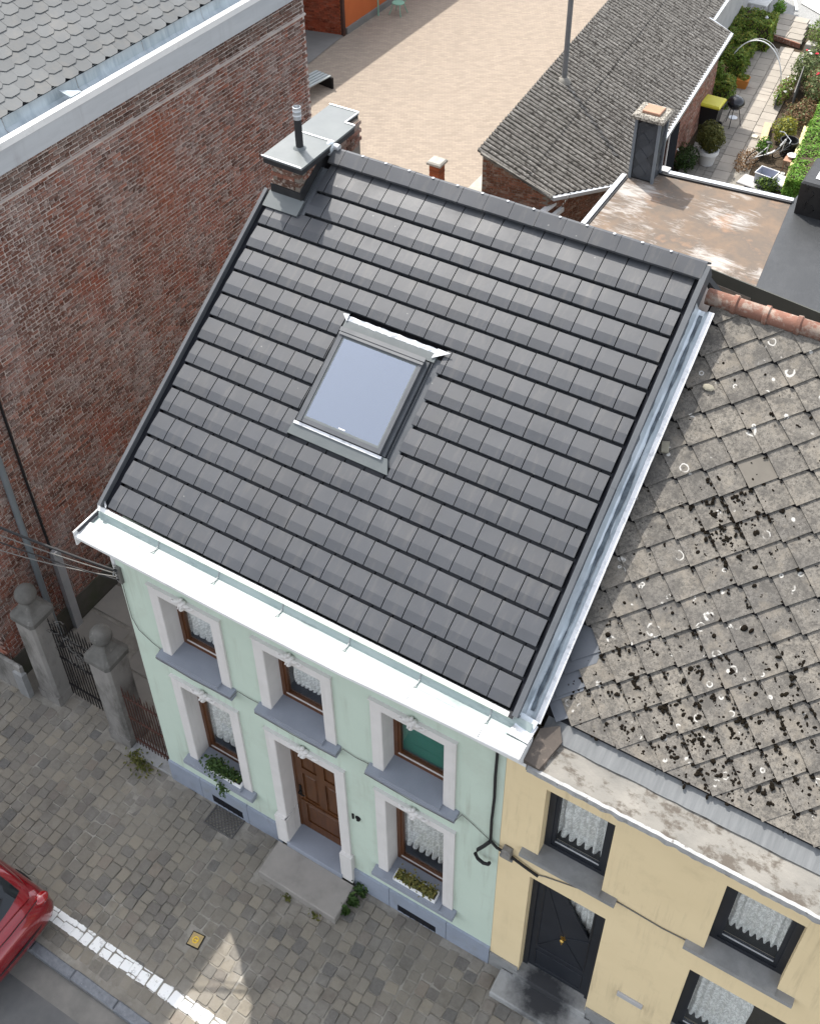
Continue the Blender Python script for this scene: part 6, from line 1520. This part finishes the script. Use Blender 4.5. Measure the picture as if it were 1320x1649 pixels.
# storage boxes and clutter
sb = thing('storage_box', (2.95, 24.75, 0), 'clear plastic storage box with blue cloth inside', 'storage box')
m = MB(); SBM = Matrix.Translation((2.95, 24.75, .06)) @ Matrix.Rotation(R_(-8), 4, 'Z')
m.box(-.28, .28, -.24, -.23, 0, .34, SBM).box(-.28, .28, .23, .24, 0, .34, SBM).box(-.29, -.281, -.24, .24, 0, .34, SBM).box(.281, .29, -.24, .24, 0, .34, SBM).box(-.28, .28, -.229, .229, 0, .01, SBM)
m.build('box_wall', 'clear_plastic', sb); MB().tube([tuple(SBM @ Vector(p)) for p in ((-.3, -.25, .34), (.3, -.25, .34), (.3, .25, .34), (-.3, .25, .34), (-.3, -.25, .34))], .016, 6).build('rim', 'white_plastic', sb)
MB().ball(tuple(SBM @ Vector((.05, -.05, .12))), (.2, .16, .10), 12, 8).build('cloth', 'blue_cloth', sb, smooth=True)
tag(MB().bbox(-.55, .55, -.32, .32, 0, .05, .02, Matrix.Translation((2.75, 24.55, .0)) @ Matrix.Rotation(R_(-8), 4, 'Z')).build('grey_board', 'annex_render'), 'pale grey board lying under the storage box', 'board')
tag(MB().bbox(-.22, .22, -.3, .3, 0, .22, .04, Matrix.Translation((3.38, 24.85, .0)) @ Matrix.Rotation(R_(-8), 4, 'Z')).build('grey_tub', 'clear_plastic'), 'upturned grey plastic tub right of the storage box', 'tub')
tag(MB().lathe([(.24, 0), (.30, .50), (.27, .50), (.24, .30), (.02, .30)], (3.0, 26.9, 0), 20).build('black_tub', 'black_plastic', smooth=True), 'round black tub behind the bicycle', 'tub')
sx_ = thing('small_stool', (3.35, 26.15, 0), 'small wooden stool with white bowl on top', 'stool')
MB().box(3.15, 3.50, 25.75, 26.2, .34, .38).build('seat', 'rust_cap', sx_)
for (x, y) in ((3.18, 25.78), (3.47, 25.78), (3.18, 26.17), (3.47, 26.17)): MB().box(x - .018, x + .018, y - .018, y + .018, 0, .339).build('leg', 'rust_cap', sx_)
tag(MB().lathe([(.10, 0), (.16, .09), (.14, .09), (.09, .02)], (3.34, 26.05, .381), 18).build('white_bowl', 'white_plastic', smooth=True), 'white bowl standing on the small wooden stool', 'bowl')
tag(MB().lathe([(.05, 0), (.07, .16), (.06, .16), (.04, .02)], (3.30, 25.35, 0), 14).build('white_cup', 'white_plastic', smooth=True), 'white plastic beaker between stool and grey tub', 'beaker')
tag(MB().ball((3.12, 25.25, .04), (.17, .09, .05), 12, 8).build('white_sack', 'dirty_white', smooth=True), 'small off-white sack in front of the white beaker', 'sack')
tag(MB().bbox(-.12, .10, -.10, .12, 0, .05, .015, Matrix.Translation((1.78, 27.35, .03))).build('pale_stone', 'bird_stone'), 'flat pale stone on the garden path by the plank', 'stone')
tag(MB().bbox(1.35, 1.75, 34.55, 34.95, 0, .35, .02).build('stone_block', 'cap_stone'), 'pale stone block at the right end of the garden step', 'block')
tag(MB().lathe([(.10, 0), (.16, .18), (.14, .18), (.08, .04)], (1.55, 33.6, 0), 14).build('white_pot', 'white_plastic', smooth=True), 'small white pot at the foot of the tall rose bush', 'pot')
# far end
tag(bar(MB(), (-.35, 39.2, .05), (.05, 38.1, .05), .10, .05).build('white_post', 'white_plastic'), 'white post lying on the grey gravel', 'post')
tag(MB().prism([(.0, 38.9, .03), (2.4, 37.2, .03), (3.6, 41, .03), (.4, 43, .03)], (0, 0, .03)).build('pale_sheet', 'dirty_white'), 'large pale sheet spread at the end of the garden', 'sheet')
fb = thing('garden_table', (-1.2, 37.2, 0), 'small white garden table behind the largest hedge', 'table')
MB().bbox(-1.75, -.75, 36.3, 37.3, .66, .72, .02).build('table_top', 'dirty_white', fb)
for (x, y) in ((-1.65, 36.4), (-.85, 36.4), (-1.65, 37.2), (-.85, 37.2)): MB().box(x - .03, x + .03, y - .03, y + .03, 0, .659).build('leg', 'dirty_white', fb)
shrub('pot_plant', (-.45, 37.3, .35), (.25, .3, .3), 500, .06, 'green plant beside the small white garden table', [('leaf_bright', .6), ('leaf_hedge', .4)])
